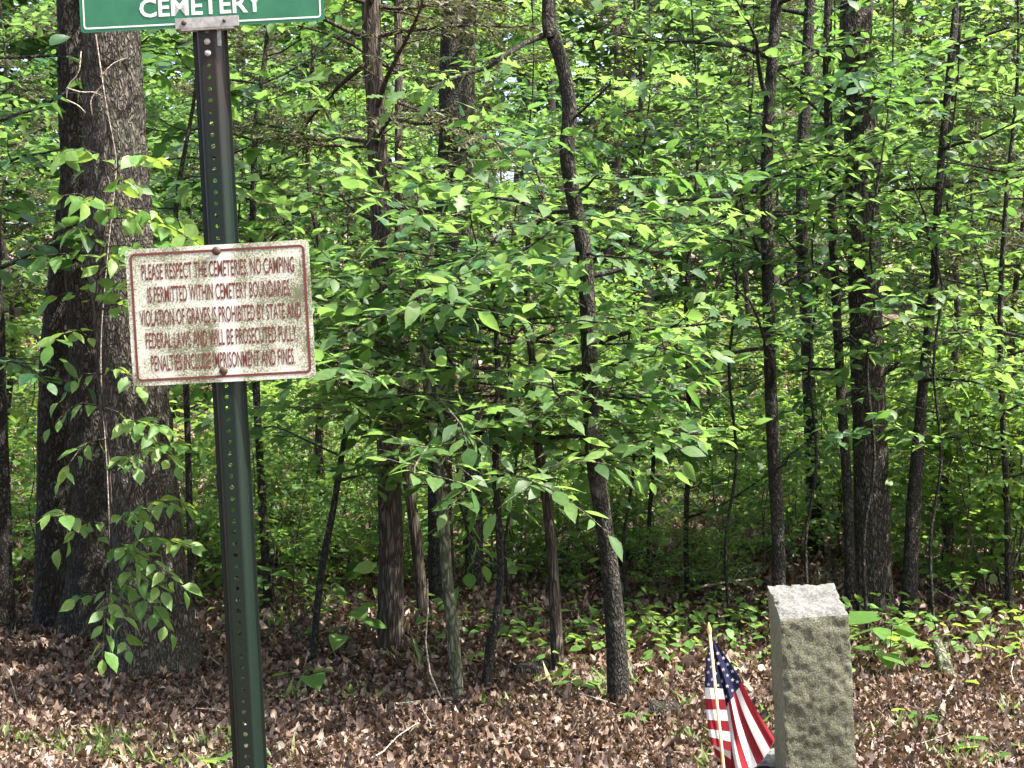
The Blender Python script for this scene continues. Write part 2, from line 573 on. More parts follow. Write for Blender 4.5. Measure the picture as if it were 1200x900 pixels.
# ------------------------------------------------------------------ the setting: forest floor
def make_ground():
    xs = np.concatenate([np.linspace(-60, -9, 40), np.linspace(-8.5, 8.5, 140), np.linspace(9, 60, 40)])
    ys = np.concatenate([np.linspace(-40, 1, 20), np.linspace(1.2, 16, 150), np.linspace(16.5, 120, 80)])
    X, Y = np.meshgrid(xs, ys)
    Z = ground_z(X, Y) + 0.02 * (vnoise(X * 4, Y * 4, 3) - 0.5) * np.clip((Y - 4) / 3, 0, 1)
    V = np.stack([X, Y, Z], -1).reshape(-1, 3)
    nx = len(xs)
    i = np.arange(len(ys) - 1)[:, None] * nx
    j = np.arange(nx - 1)[None]
    Q = np.stack([i + j, i + j + 1, i + nx + j + 1, i + nx + j], -1).reshape(-1, 4)
    m, nt, b, out = new_mat('forest_soil')
    tc = N(nt, 'ShaderNodeTexCoord')
    n1 = N(nt, 'ShaderNodeTexNoise', i_Scale=16.0, i_Detail=8.0, i_Roughness=0.75)
    v1 = N(nt, 'ShaderNodeTexVoronoi', i_Scale=22.0)
    nt.links.new(tc.outputs['Object'], n1.inputs['Vector']); nt.links.new(tc.outputs['Object'], v1.inputs['Vector'])
    ad = N(nt, 'ShaderNodeMix', data_type='RGBA'); ad.inputs[0].default_value = 0.55
    nt.links.new(n1.outputs[0], ad.inputs[6]); nt.links.new(v1.outputs['Color'], ad.inputs[7])
    c = ramp(nt, ad.outputs[2], [(0.2, (0.03, 0.02, 0.014)), (0.45, (0.09, 0.058, 0.04)), (0.65, (0.19, 0.13, 0.095)), (0.85, (0.32, 0.25, 0.19))])
    nt.links.new(c, b.inputs['Base Color'])
    b.inputs['Roughness'].default_value = 0.9
    bp = N(nt, 'ShaderNodeBump', i_Strength=0.7, i_Distance=0.03)
    nt.links.new(ad.outputs[2], bp.inputs['Height']); nt.links.new(bp.outputs[0], b.inputs['Normal'])
    o = link('ground', mesh_of('ground', V, [Q], [m]))
    tag(o, 'brown forest floor rising gently into the wood', None, None, 'structure')


make_ground()


def make_litter():
    def strew(lv, bands, tmul=1.0, flat=0.5, var=0.45, lift=0.0):
        for (y0, y1, dens, sz) in bands:
            xw = lambda y: 0.42 * y + 1.5
            k = int((xw(y0) + xw(y1)) * (y1 - y0) * dens)
            y = RNG.uniform(y0, y1, k)
            x = RNG.uniform(-1, 1, k) * xw(y)
            heap = vnoise(x * 2.2 + 50, y * 2.2, 11)
            z = ground_z(x, y) + RNG.random(k) ** 1.5 * (0.014 + 0.03 * heap) + 0.004 + lift
            az = RNG.uniform(0, 2 * math.pi, k)
            ax = np.stack([np.cos(az), np.sin(az), RNG.normal(0.05, 0.30, k)], -1)
            nr = np.tile(UP, (k, 1)) + RNG.normal(0, flat, (k, 3))
            tone = np.clip(RNG.beta(1.0, 1.25, k) * 0.95 + 0.3 * (vnoise(x * 1.1 + 9, y * 1.1, 21) - 0.5), 0, 1) * tmul
            lv.add(np.stack([x, y, z], -1), ax, nr, sz * np.clip(np.exp(RNG.normal(0, var, k)), 0.35, 1.55), tone, RNG.normal(0.2, 0.6, k))
    lv = Leaves()
    strew(lv, ((3.7, 6.0, 6500, 0.020), (6.0, 9.0, 3000, 0.026), (9.0, 13.0, 1300, 0.034), (13.0, 20.0, 330, 0.055), (20.0, 34.0, 60, 0.13)), 1.0, 0.42, 0.5)
    me = lv.mesh('leaf_litter', M_litter, strip_template([(0, 0), (0.22, 0.2), (0.5, 0.27), (0.8, 0.17), (1, 0)]), 1.0, 1.2, None, 1.2, 0.085)
    tag(link('leaf_litter', me), 'dry crumbled brown leaves covering the forest floor', None, None, 'stuff')
    lv = Leaves()
    strew(lv, ((3.6, 6.0, 520, 0.036), (6.0, 12.0, 160, 0.046)), 1.0, 0.45, 0.25, 0.006)
    me = lv.mesh('oak_leaf_litter', M_litter, T_LOBED, 0.8, 0.9, None, 0.9, 0.03)
    tag(link('oak_leaf_litter', me), 'whole curled oak leaves lying over the crumbled litter', None, None, 'stuff')
    wood = Soup()
    for k in range(420):
        y = 3.8 + 8 * RNG.random() ** 1.6; x = RNG.uniform(-1, 1) * (0.4 * y + 1)
        az = RNG.uniform(0, 6.28); L = RNG.uniform(0.05, 0.28)
        p = wander([x, y, float(ground_z(x, y)) + 0.018], (math.cos(az), math.sin(az), RNG.normal(0, 0.12)), L, 4, 0.15)
        wood.tube(p, np.linspace(1, 0.5, 4) * RNG.uniform(0.0012, 0.004), 4)
    tag(link('twig_litter', wood.mesh('twig_litter', [M_pale])), 'small dry twigs strewn through the leaf litter', None, None, 'stuff')


make_litter()


def make_grass():
    lv = Leaves()

    def tuft(cx, cy, n, hgt, spread):
        x = cx + RNG.normal(0, spread, n); y = cy + RNG.normal(0, spread, n)
        z = ground_z(x, y)
        az = RNG.uniform(0, 2 * math.pi, n); ln = RNG.uniform(0.3, 1.1, n)
        ax = np.stack([np.cos(az) * ln, np.sin(az) * ln, np.ones(n)], -1)
        nr = np.stack([-np.cos(az), -np.sin(az), ln], -1)
        lv.add(np.stack([x, y, z], -1), ax, nr, hgt * RNG.uniform(0.5, 1.3, n), None, RNG.uniform(0.0, 0.6, n))
    for k in range(260):                       # the grassy strip along the clearing's edge
        y = RNG.uniform(4.2, 5.35)
        x = RNG.uniform(-2.4, 0.2) if RNG.random() < 0.78 else RNG.uniform(-2.4, 2.4)
        if vnoise(np.array([x * 2.0 + 20]), np.array([y * 3.0]), 5)[0] < (0.5 if x < -0.6 else 0.66): continue
        tuft(x, y, 26, 0.075, 0.05)
    for k in range(60):
        tuft(RNG.uniform(-3, 3), RNG.uniform(5.3, 9), 14, 0.10, 0.04)
    me = lv.mesh('grass', M_grass, T_BLADE, 2.4, 0.2)
    tag(link('grass', me), 'thin green grass growing through the leaf litter near the post', None, None, 'stuff')


make_grass()


def make_ground_cover():
    """Low green seedlings and herbs that carpet the floor in patches."""
    lv = Leaves()

    def patch(cx, cy, rx, ry, n, size, hmax):
        x = cx + RNG.normal(0, rx, n); y = cy + RNG.normal(0, ry, n)
        z = ground_z(x, y) + RNG.uniform(0.04, hmax, n)
        az = RNG.uniform(0, 2 * math.pi, n)
        ax = np.stack([np.cos(az), np.sin(az), RNG.normal(-0.05, 0.25, n)], -1)
        nr = np.tile(UP, (n, 1)) + RNG.normal(0, 0.3, (n, 3))
        lv.add(np.stack([x, y, z], -1), ax, nr, size * RNG.uniform(0.6, 1.3, n), np.clip(RNG.normal(0.62, 0.22, n), 0, 1))
    f = foot
    for px, py, rx, n in ((700, 775, 0.22, 90), (640, 770, 0.2, 70), (860, 745, 0.25, 120), (790, 745, 0.25, 110), (980, 770, 0.3, 140), (1040, 760, 0.3, 160), (1150, 755, 0.4, 170),
                          (740, 750, 0.25, 90), (330, 745, 0.25, 70), (260, 700, 0.3, 80), (560, 745, 0.2, 60)):
        c = f(px, py)
        patch(c[0], c[1], rx * 1.3, 0.3, int(n * 0.9), 0.055, 0.15)
    for k in range(150):
        y = 8 + 22 * RNG.random() ** 1.2
        x = RNG.uniform(-1, 1) * (0.40 * y + 1.0)
        patch(x, y, 0.35, 0.4, 60, 0.085 + 0.002 * y, 0.38)
    me = lv.mesh('ground_cover', M_leaf_y, T_SMALL, 1.25, 0.25)
    tag(link('ground_cover', me), 'low green seedlings carpeting patches of the forest floor', None, None, 'stuff')


make_ground_cover()


# ------------------------------------------------------------------ the sign post
def font_mesh(text, width, height, bold=0.0, depth=0.0004):
    cu = bpy.data.curves.new('lettering', 'FONT')
    cu.body = text
    cu.size = 1.0
    cu.offset = bold
    cu.resolution_u = 3
    o = bpy.data.objects.new('lettering', cu)
    COL.objects.link(o)
    dg = bpy.context.evaluated_depsgraph_get()
    dg.update()
    me = bpy.data.meshes.new_from_object(o.evaluated_get(dg))
    bpy.data.objects.remove(o)
    n = len(me.vertices)
    co = np.zeros(n * 3, np.float32)
    me.vertices.foreach_get('co', co)
    co = co.reshape(-1, 3)
    lo, hi = co.min(0), co.max(0)
    tris = []
    for p in me.polygons:
        v = list(p.vertices)
        for k in range(1, len(v) - 1):
            tris.append((v[0], v[k], v[k + 1]))
    bpy.data.meshes.remove(me)
    x = (co[:, 0] - (lo[0] + hi[0]) / 2) / (hi[0] - lo[0]) * width
    z = (co[:, 1] - 0.0) / 0.73 * height       # cap height of the built-in font is about 0.73
    return np.stack([x, np.zeros(n), z], -1), np.array(tris)


def rounded_rect(wd, ht, r, n=6):
    pts = []
    for cx, cz, a0 in ((wd / 2 - r, ht / 2 - r, 0), (-wd / 2 + r, ht / 2 - r, 90), (-wd / 2 + r, -ht / 2 + r, 180), (wd / 2 - r, -ht / 2 + r, 270)):
        for k in range(n + 1):
            a = R(a0 + 90 * k / n)
            pts.append((cx + r * math.cos(a), cz + r * math.sin(a)))
    return np.array(pts)


def plate(soup, wd, ht, r, cx, cz, y0, y1, mat=0):
    """rounded plate, front face at y0 (towards the camera), back at y1"""
    p = rounded_rect(wd, ht, r)
    n = len(p)
    V = np.vstack([np.stack([p[:, 0] + cx, np.full(n, y0), p[:, 1] + cz], -1), np.stack([p[:, 0] + cx, np.full(n, y1), p[:, 1] + cz], -1), [[cx, y0, cz], [cx, y1, cz]]])
    k = np.arange(n); k2 = (k + 1) % n
    T = np.vstack([np.stack([np.full(n, 2 * n), k2, k], -1)[:, ::-1] if False else np.stack([np.full(n, 2 * n), k, k2], -1), np.stack([np.full(n, 2 * n + 1), n + k2, n + k], -1)])
    Q = np.stack([k2, k, n + k, n + k2], -1)
    soup.add(V, Q, T, mat)


def ring(soup, wd, ht, r, t, cx, cz, y, mat=0):
    a = rounded_rect(wd, ht, r); b = rounded_rect(wd - 2 * t, ht - 2 * t, max(r - t, 0.001))
    n = len(a)
    V = np.vstack([np.stack([a[:, 0] + cx, np.full(n, y), a[:, 1] + cz], -1), np.stack([b[:, 0] + cx, np.full(n, y), b[:, 1] + cz], -1)])
    k = np.arange(n); k2 = (k + 1) % n
    soup.add(V, np.stack([k, k2, n + k2, n + k], -1), None, mat)


def disc_bolt(soup, x, y, z, r, h, mat=0, seg=12):
    a = np.linspace(0, 2 * math.pi, seg, endpoint=False)
    c = np.stack([np.cos(a), np.zeros(seg), np.sin(a)], -1)
    o = np.array([x, y, z])
    V = np.vstack([o + c * r, o + c * r + [0, -h * 0.5, 0], o + c * r * 0.6 + [0, -h, 0], o + [[0, -h * 1.1, 0]]])
    k = np.arange(seg); k2 = (k + 1) % seg
    Q = np.vstack([np.stack([k, k2, seg + k2, seg + k], -1), np.stack([seg + k, seg + k2, 2 * seg + k2, 2 * seg + k], -1)])
    T = np.stack([2 * seg + k, 2 * seg + k2, np.full(seg, 3 * seg)], -1)
    soup.add(V, Q, T, mat)


def make_sign():
    D = 3.24
    sc = F / D
    base = P(303.0, H0 + F * EYE / D, D)
    base[2] = 0.0
    root = thing('sign_post', base, 'dark green steel post holding a green cemetery sign above a speckled white notice', 'sign post', rot=(0, -R(2.76), R(-2)))
    # --- post: a U-channel with a row of punched holes
    m, nt, b, out = new_mat('post_paint')
    tc = N(nt, 'ShaderNodeTexCoord'); sx = N(nt, 'ShaderNodeSeparateXYZ')
    nt.links.new(tc.outputs['Object'], sx.inputs[0])
    ns = N(nt, 'ShaderNodeTexNoise', i_Scale=9.0, i_Detail=6.0, i_Roughness=0.7)
    nt.links.new(tc.outputs['Object'], ns.inputs['Vector'])
    ad = N(nt, 'ShaderNodeMath', operation='MULTIPLY_ADD')
    nt.links.new(ns.outputs[0], ad.inputs[0]); ad.inputs[1].default_value = 0.5
    mr = N(nt, 'ShaderNodeMapRange')
    mr.inputs[1].default_value = 1.70; mr.inputs[2].default_value = 2.05; mr.inputs[3].default_value = -0.1; mr.inputs[4].default_value = 0.50
    nt.links.new(sx.outputs[2], mr.inputs[0]); nt.links.new(mr.outputs[0], ad.inputs[2])
    c = ramp(nt, ad.outputs[0], [(0.28, (0.0045, 0.0105, 0.0075)), (0.52, (0.009, 0.0095, 0.0075)), (0.72, (0.014, 0.0112, 0.0082))])
    nt.links.new(c, b.inputs['Base Color'])
    b.inputs['Roughness'].default_value = 0.40; b.inputs['Specular IOR Level'].default_value = 0.2
    n2 = N(nt, 'ShaderNodeTexNoise', i_Scale=70.0, i_Detail=4.0)
    nt.links.new(tc.outputs['Object'], n2.inputs['Vector'])
    bp = N(nt, 'ShaderNodeBump', i_Strength=0.12, i_Distance=0.003)
    nt.links.new(n2.outputs[0], bp.inputs['Height']); nt.links.new(bp.outputs[0], b.inputs['Normal'])
    s = Soup()
    pitch = 0.0254
    wb = 0.0150
    rows = [-0.5, -0.25, 0, 0.25, 0.5]
    rh = 0.0050
    for k in range(-8, 84):
        zc = (k + 0.5) * pitch
        outer = [(wb, q * pitch) for q in rows] + [(wb * q, 0.5 * pitch) for q in (0.5, 0, -0.5)] + [(-wb, -q * pitch) for q in rows] + [(wb * q, -0.5 * pitch) for q in (-0.5, 0, 0.5)]
        outer = np.array(outer)
        n = len(outer)
        a = np.arctan2(outer[:, 1], outer[:, 0])
        V = np.vstack([np.stack([outer[:, 0], np.zeros(n), outer[:, 1] + zc], -1), np.stack([rh * np.cos(a), np.zeros(n), rh * np.sin(a) + zc], -1)])
        kk = np.arange(n); k2 = (kk + 1) % n
        s.add(V, np.stack([kk, k2, n + k2, n + kk], -1))
    zz = np.arange(-8 * 4, 84 * 4 + 1) * pitch / 4
    prof_r = [(wb, 0.0), (0.0175, 0.0008), (0.0200, 0.003), (0.0285, 0.026), (0.0305, 0.0285), (0.033, 0.029), (0.0392, 0.029)]
    for sg in (1, -1):
        pr = np.array([(x * sg, y) for x, y in prof_r])
        nz, npf = len(zz), len(pr)
        V = np.stack([np.tile(pr[:, 0], nz), np.tile(pr[:, 1], nz), np.repeat(zz, npf)], -1)
        i = np.arange(nz - 1)[:, None] * npf; j = np.arange(npf - 1)[None]
        Q = np.stack([i + j, i + j + 1, i + npf + j + 1, i + npf + j], -1).reshape(-1, 4)
        s.add(V, Q if sg > 0 else Q[:, ::-1])
    me = s.mesh('post', [m], smooth=False)
    post = link('post', me, root)
    # weld the strips and give the sheet its thickness
    import bmesh
    bm = bmesh.new(); bm.from_mesh(me)
    bmesh.ops.remove_doubles(bm, verts=bm.verts, dist=0.00005)
    bmesh.ops.recalc_face_normals(bm, faces=bm.faces)
    bm.to_mesh(me); bm.free()
    sol = post.modifiers.new('thickness', 'SOLIDIFY'); sol.thickness = 0.003; sol.offset = 0
    me.polygons.foreach_set('use_smooth', np.zeros(len(me.polygons), bool))

    # --- upper green sign
    m, nt, b, out = new_mat('sign_green')
    tc = N(nt, 'ShaderNodeTexCoord')
    ns = N(nt, 'ShaderNodeTexNoise', i_Scale=14.0, i_Detail=5.0, i_Roughness=0.6)
    nt.links.new(tc.outputs['Object'], ns.inputs['Vector'])
    c = ramp(nt, ns.outputs[0], [(0.35, (0.009, 0.088, 0.040)), (0.65, (0.016, 0.120, 0.054))])
    nt.links.new(c, b.inputs['Base Color']); b.inputs['Roughness'].default_value = 0.45
    M_white = plain('reflective_white', (0.52, 0.54, 0.50), 0.5, col2=(0.34, 0.36, 0.30), nscale=160.0, lo=0.5, hi=0.7)
    zb = (H0 + F * EYE / D - 33) / sc           # lower edge
    W, Hh = 0.545, 0.19
    s = Soup()
    plate(s, W, Hh, 0.008, 0, 0, 0, 0.0022)
    g = link('name_sign', s.mesh('name_sign', [m], smooth=False), root)
    g['label'] = 'green sign with white border reading CEMETERY'
    g.location = (-0.008, -0.004, zb + Hh / 2)
    g.rotation_euler = (0, R(0.3), 0)
    s = Soup()
    ring(s, W - 0.014, Hh - 0.014, 0.008, 0.0036, 0, 0, -0.0008)
    link('border', s.mesh('border', [M_white], smooth=False), g)
    s = Soup()
    V, T = font_mesh('CEMETERY', 0.277, 0.0405, 0.022)
    V[:, 2] += -Hh / 2 + 0.0280; V[:, 1] = -0.0008
    s.add(V, None, T)
    link('lettering', s.mesh('lettering', [M_white], smooth=False), g)
    # --- bracket
    M_zinc = plain('weathered_zinc', (0.20, 0.20, 0.185), 0.55, 0.35, col2=(0.34, 0.33, 0.31), nscale=60.0)
    M_dark = plain('dark_hole', (0.01, 0.01, 0.009), 0.8)
    M_rust = plain('rusty_bolt', (0.028, 0.018, 0.013), 0.65, 0.3, col2=(0.07, 0.035, 0.02), nscale=200.0)
    s = Soup()
    plate(s, 0.141, 0.023, 0.0015, 0.004, zb + 0.008, -0.0125, -0.0065)
    plate(s, 0.141, 0.023, 0.0015, 0.004, zb + 0.008, 0.0005, 0.0065)
    s.box((0.004, -0.003, zb - 0.0055), (0.118, 0.018, 0.005))
    s.box((0.004, 0.006, zb - 0.022), (0.05, 0.006, 0.04))
    br = link('bracket', s.mesh('bracket', [M_zinc], smooth=False), root)
    for x, mt in ((-0.047, M_rust), (0.043, M_rust)):
        s = Soup(); disc_bolt(s, x, -0.0125, zb + 0.009, 0.0058 if x < 0 else 0.004, 0.004)
        link('bolt', s.mesh('bolt', [mt]), br)
    for zz_ in (zb - 0.033, zb - 0.033 - 0.0254):
        s = Soup(); disc_bolt(s, 0.0, -0.0022, zz_, 0.0072, 0.004)
        link('bolt', s.mesh('bolt', [M_zinc]), br)

    # --- the notice
    m, nt, b, out = new_mat('notice_white')
    tc = N(nt, 'ShaderNodeTexCoord'); sx = N(nt, 'ShaderNodeSeparateXYZ')
    nt.links.new(tc.outputs['Object'], sx.inputs[0])
    n1 = N(nt, 'ShaderNodeTexNoise', i_Scale=230.0, i_Detail=4.0, i_Roughness=0.8)
    n2 = N(nt, 'ShaderNodeTexNoise', i_Scale=9.0, i_Detail=6.0, i_Roughness=0.65)
    for n_ in (n1, n2): nt.links.new(tc.outputs['Object'], n_.inputs['Vector'])
    ax = N(nt, 'ShaderNodeMath', operation='ABSOLUTE')
    sh = N(nt, 'ShaderNodeMath', operation='ADD'); sh.inputs[1].default_value = -0.012
    nt.links.new(sx.outputs[0], sh.inputs[0]); nt.links.new(sh.outputs[0], ax.inputs[0])
    cl = N(nt, 'ShaderNodeMapRange')
    cl.inputs[1].default_value = 0.012; cl.inputs[2].default_value = 0.034; cl.inputs[3].default_value = -0.16; cl.inputs[4].default_value = 0.0
    nt.links.new(ax.outputs[0], cl.inputs[0])
    a1 = N(nt, 'ShaderNodeMath', operation='MULTIPLY_ADD')
    nt.links.new(n2.outputs[0], a1.inputs[0]); a1.inputs[1].default_value = 0.8; nt.links.new(n1.outputs[0], a1.inputs[2])
    a2 = N(nt, 'ShaderNodeMath', operation='ADD')
    nt.links.new(a1.outputs[0], a2.inputs[0]); nt.links.new(cl.outputs[0], a2.inputs[1])
    c = ramp(nt, a2.outputs[0], [(0.76, (0.46, 0.48, 0.43)), (0.88, (0.34, 0.355, 0.28)), (0.96, (0.15, 0.16, 0.095)), (1.0, (0.09, 0.095, 0.05))])
    nt.links.new(c, b.inputs['Base Color']); b.inputs['Roughness'].default_value = 0.5
    M_red, nt2, b2, _ = new_mat('faded_red')
    tc2 = N(nt2, 'ShaderNodeTexCoord'); n3 = N(nt2, 'ShaderNodeTexNoise', i_Scale=300.0, i_Detail=2.0)
    nt2.links.new(tc2.outputs['Object'], n3.inputs['Vector'])
    c2 = ramp(nt2, n3.outputs[0], [(0.35, (0.075, 0.012, 0.007)), (0.66, (0.105, 0.021, 0.011)), (0.90, (0.15, 0.07, 0.04))])
    nt2.links.new(c2, b2.inputs['Base Color']); b2.inputs['Roughness'].default_value = 0.55
    zc = (H0 + F * EYE / D - 367.3) / 0.9988 / sc
    W, Hh = 0.4115, 0.306
    s = Soup(); plate(s, W, Hh, 0.009, 0, 0, 0, 0.002)
    nsn = link('notice_sign', s.mesh('notice_sign', [m], smooth=False), root)
    nsn['label'] = 'white notice speckled with grime, red border and five lines of red lettering'
    nsn.location = (-0.003, -0.0065, zc)
    nsn.rotation_euler = (0, R(-0.25), 0)
    s = Soup(); ring(s, W - 0.018, Hh - 0.020, 0.012, 0.0055, 0, 0, -0.0007)
    link('border', s.mesh('border', [M_red], smooth=False), nsn)
    s = Soup()
    lines = (('PLEASE RESPECT THE CEMETERIES. NO CAMPING', 0.343, 0.101), ('IS PERMITTED WITHIN CEMETERY BOUNDARIES.', 0.322, 0.050), ('VIOLATION OF GRAVES IS PROHIBITED BY STATE AND', 0.363, -0.001),
             ('FEDERAL LAWS AND WILL BE PROSECUTED FULLY.', 0.342, -0.052), ('PENALTIES INCLUDE IMPRISONMENT AND FINES.', 0.324, -0.103))
    for tx, wd, z in lines:
        V, T = font_mesh(tx, wd, 0.0365, 0.012)
        V[:, 1] = -0.0007; V[:, 2] += z - 0.018
        s.add(V, None, T)
    link('lettering', s.mesh('lettering', [M_red], smooth=False), nsn)
    for z in (0.139, -0.128):
        s = Soup(); disc_bolt(s, -0.0, -0.001, z, 0.0095, 0.006, seg=16)
        link('bolt', s.mesh('bolt', [M_rust]), nsn)


make_sign()


# ------------------------------------------------------------------ stone marker, low stone, flag
def make_marker():
    D0 = 3.9
    sc = F / D0
    wd, dp = 0.190, 0.175
    base = P(968, H0 + F * EYE / D0, D0)
    root = thing('grave_marker', (base[0], D0 + dp / 2, 0), 'squared granite grave marker with green lichen and a sloping pale top', 'grave marker', rot=(0, -R(3.1), R(0)))
    nx, nz, ny = 40, 150, 36
    zt = lambda y: 0.680 + (y + dp / 2) / dp * 0.060
    s = Soup()
    x = np.linspace(-wd / 2, wd / 2, nx); v = np.linspace(0, 1, nz); y = np.linspace(-dp / 2, dp / 2, ny)

    def grid(fn, a, b, mat):
        A, B = np.meshgrid(a, b)
        V = fn(A.ravel(), B.ravel())
        n = len(a)
        i = np.arange(len(b) - 1)[:, None] * n; j = np.arange(n - 1)[None]
        s.add(V, np.stack([i + j, i + j + 1, i + n + j + 1, i + n + j], -1).reshape(-1, 4), None, mat)

    def ero(V, n, amp, sd_):
        # rough dressing, fading to nothing at the arrises
        q = (vnoise(V[:, 0] * 55 + V[:, 1] * 41, V[:, 2] * 55 + V[:, 1] * 33, sd_) - 0.5) + 0.6 * (vnoise(V[:, 0] * 140 + 3 + V[:, 1] * 90, V[:, 2] * 140, sd_ + 1) - 0.5) \
            + 1.3 * (vnoise(V[:, 0] * 17 + 3, V[:, 2] * 17 + V[:, 1] * 20, sd_ + 2) - 0.5)
        ex = np.minimum(np.minimum(wd / 2 - np.abs(V[:, 0]), 1) if n != 0 else 1, 1)
        ey = np.minimum(dp / 2 - np.abs(V[:, 1]), 1) if n != 1 else 1
        et = zt(V[:, 1]) - V[:, 2] if n != 2 else 1
        e = np.clip(np.minimum(np.minimum(ex, ey), et) / 0.010, 0, 1)
        out = V.copy()
        return out, q * amp * e
    def front(a, b):
        V = np.stack([a, np.full(len(a), -dp / 2), b * zt(-dp / 2) - (1 - b) * 0.15], -1)
        V, q = ero(V, 1, 0.0055, 3); V[:, 1] -= q; return V
    def back(a, b):
        V = np.stack([-a, np.full(len(a), dp / 2), b * zt(dp / 2) - (1 - b) * 0.15], -1)
        V, q = ero(V, 1, 0.006, 8); V[:, 1] += q; return V
    def left(a, b):
        V = np.stack([np.full(len(a), -wd / 2), -a, b * zt(-a) - (1 - b) * 0.15], -1)
        V, q = ero(V, 0, 0.003, 5); V[:, 0] -= q; return V
    def right(a, b):
        V = np.stack([np.full(len(a), wd / 2), a, b * zt(a) - (1 - b) * 0.15], -1)
        V, q = ero(V, 0, 0.004, 6); V[:, 0] += q; return V
    def top(a, b):
        V = np.stack([a, b, zt(b)], -1)
        V, q = ero(V, 2, 0.005, 7); V[:, 2] += q; return V
    grid(front, x, v, 0); grid(back, x, v, 0); grid(left, y, v, 1); grid(right, y, v, 0); grid(top, x, y, 2)
    def n3(p, sc_, sd_):
        return (vnoise(p[:, 0] * sc_ + p[:, 1] * sc_ * 0.73 + 11, p[:, 2] * sc_ - p[:, 1] * sc_ * 0.5 + 7, sd_) - 0.5)
    for kk in range(len(s.V)):              # chipped arrises: the same push for every face that shares an edge
        p = s.V[kk]
        near = np.sort(np.stack([wd / 2 - np.abs(p[:, 0]), dp / 2 - np.abs(p[:, 1]), zt(p[:, 1]) - p[:, 2]], -1), -1)[:, 1]
        edge = np.exp(-np.maximum(near, 0) / 0.009)
        chip = np.maximum(0, n3(p, 70, 31) + 0.8 * n3(p, 160, 32)) * 0.008 + 0.0012
        cdir = np.stack([-np.sign(p[:, 0]), -np.sign(p[:, 1]), np.where(p[:, 2] > 0.6, -0.8, 0)], -1)
        s.V[kk] = p + cdir * (edge * chip)[:, None] + np.stack([n3(p, 9, 41), n3(p, 9, 42), n3(p, 8, 43)], -1) * 0.007

    def stone(name, dark, mid, light, scale, grain, bump):
        m, nt, b, out = new_mat(name)
        tc = N(nt, 'ShaderNodeTexCoord')
        n1 = N(nt, 'ShaderNodeTexNoise', i_Scale=scale, i_Detail=9.0, i_Roughness=0.72)
        n2 = N(nt, 'ShaderNodeTexNoise', i_Scale=grain, i_Detail=4.0, i_Roughness=0.7)
        for n_ in (n1, n2): nt.links.new(tc.outputs['Object'], n_.inputs['Vector'])
        ad = N(nt, 'ShaderNodeMix', data_type='RGBA'); ad.inputs[0].default_value = 0.6
        nt.links.new(n1.outputs[0], ad.inputs[6]); nt.links.new(n2.outputs[0], ad.inputs[7])
        c = ramp(nt, ad.outputs[2], [(0.36, dark), (0.51, mid), (0.68, light)])
        nt.links.new(c, b.inputs['Base Color']); b.inputs['Roughness'].default_value = 0.85
        b.inputs['Specular IOR Level'].default_value = 0.3
        bp = N(nt, 'ShaderNodeBump', i_Strength=bump, i_Distance=0.006)
        nt.links.new(n2.outputs[0], bp.inputs['Height']); nt.links.new(bp.outputs[0], b.inputs['Normal'])
        return m
    mats = [stone('lichen_granite', (0.026, 0.029, 0.016), (0.082, 0.086, 0.056), (0.19, 0.195, 0.145), 7.0, 210.0, 0.8),
            stone('stained_granite', (0.10, 0.095, 0.055), (0.17, 0.16, 0.10), (0.23, 0.22, 0.15), 9.0, 120.0, 0.3),
            stone('pale_granite', (0.03, 0.03, 0.026), (0.095, 0.096, 0.09), (0.165, 0.167, 0.162), 22.0, 120.0, 0.6)]
    link('shaft', s.mesh('shaft', mats), root)
    # low pale stone behind the flag, beside the marker
    c = P(889, 884, 4.12)
    s = Soup()
    nx = 24
    A, B = np.meshgrid(np.linspace(-1, 1, nx), np.linspace(-1, 1, nx))
    a, b_ = A.ravel(), B.ravel()
    e = np.maximum(np.abs(a), np.abs(b_))
    zt_ = c[2] - 0.02 * e ** 6 + 0.012 * (vnoise(a * 4 + 7, b_ * 4, 2) - 0.5)
    V = np.stack([a * 0.085, b_ * 0.06, zt_], -1)
    i = np.arange(nx - 1)[:, None] * nx; j = np.arange(nx - 1)[None]
    Q = np.stack([i + j, i + j + 1, i + nx + j + 1, i + nx + j], -1).reshape(-1, 4)
    rim = np.concatenate([np.arange(nx), np.arange(1, nx) * nx + nx - 1, (nx - 1) * nx + np.arange(nx - 2, -1, -1), np.arange(nx - 2, 0, -1) * nx])
    V2 = V[rim].copy(); V2[:, 2] = -0.05; V2[:, :2] *= 1.06
    k = np.arange(len(rim)); k2 = (k + 1) % len(rim)
    n0 = len(V)
    Q2 = np.stack([rim[k2], rim[k], n0 + k, n0 + k2], -1)[:, ::-1]
    s.add(np.vstack([V, V2]), np.vstack([Q, Q2]))
    o = link('foot_stone', s.mesh('foot_stone', [mats[2]]))
    o.location = (c[0], 4.12, 0)
    o.rotation_euler = (0, 0, R(12))
    tag(o, 'low pale stone beside the granite marker, showing under the flag', 'stone')


make_marker()


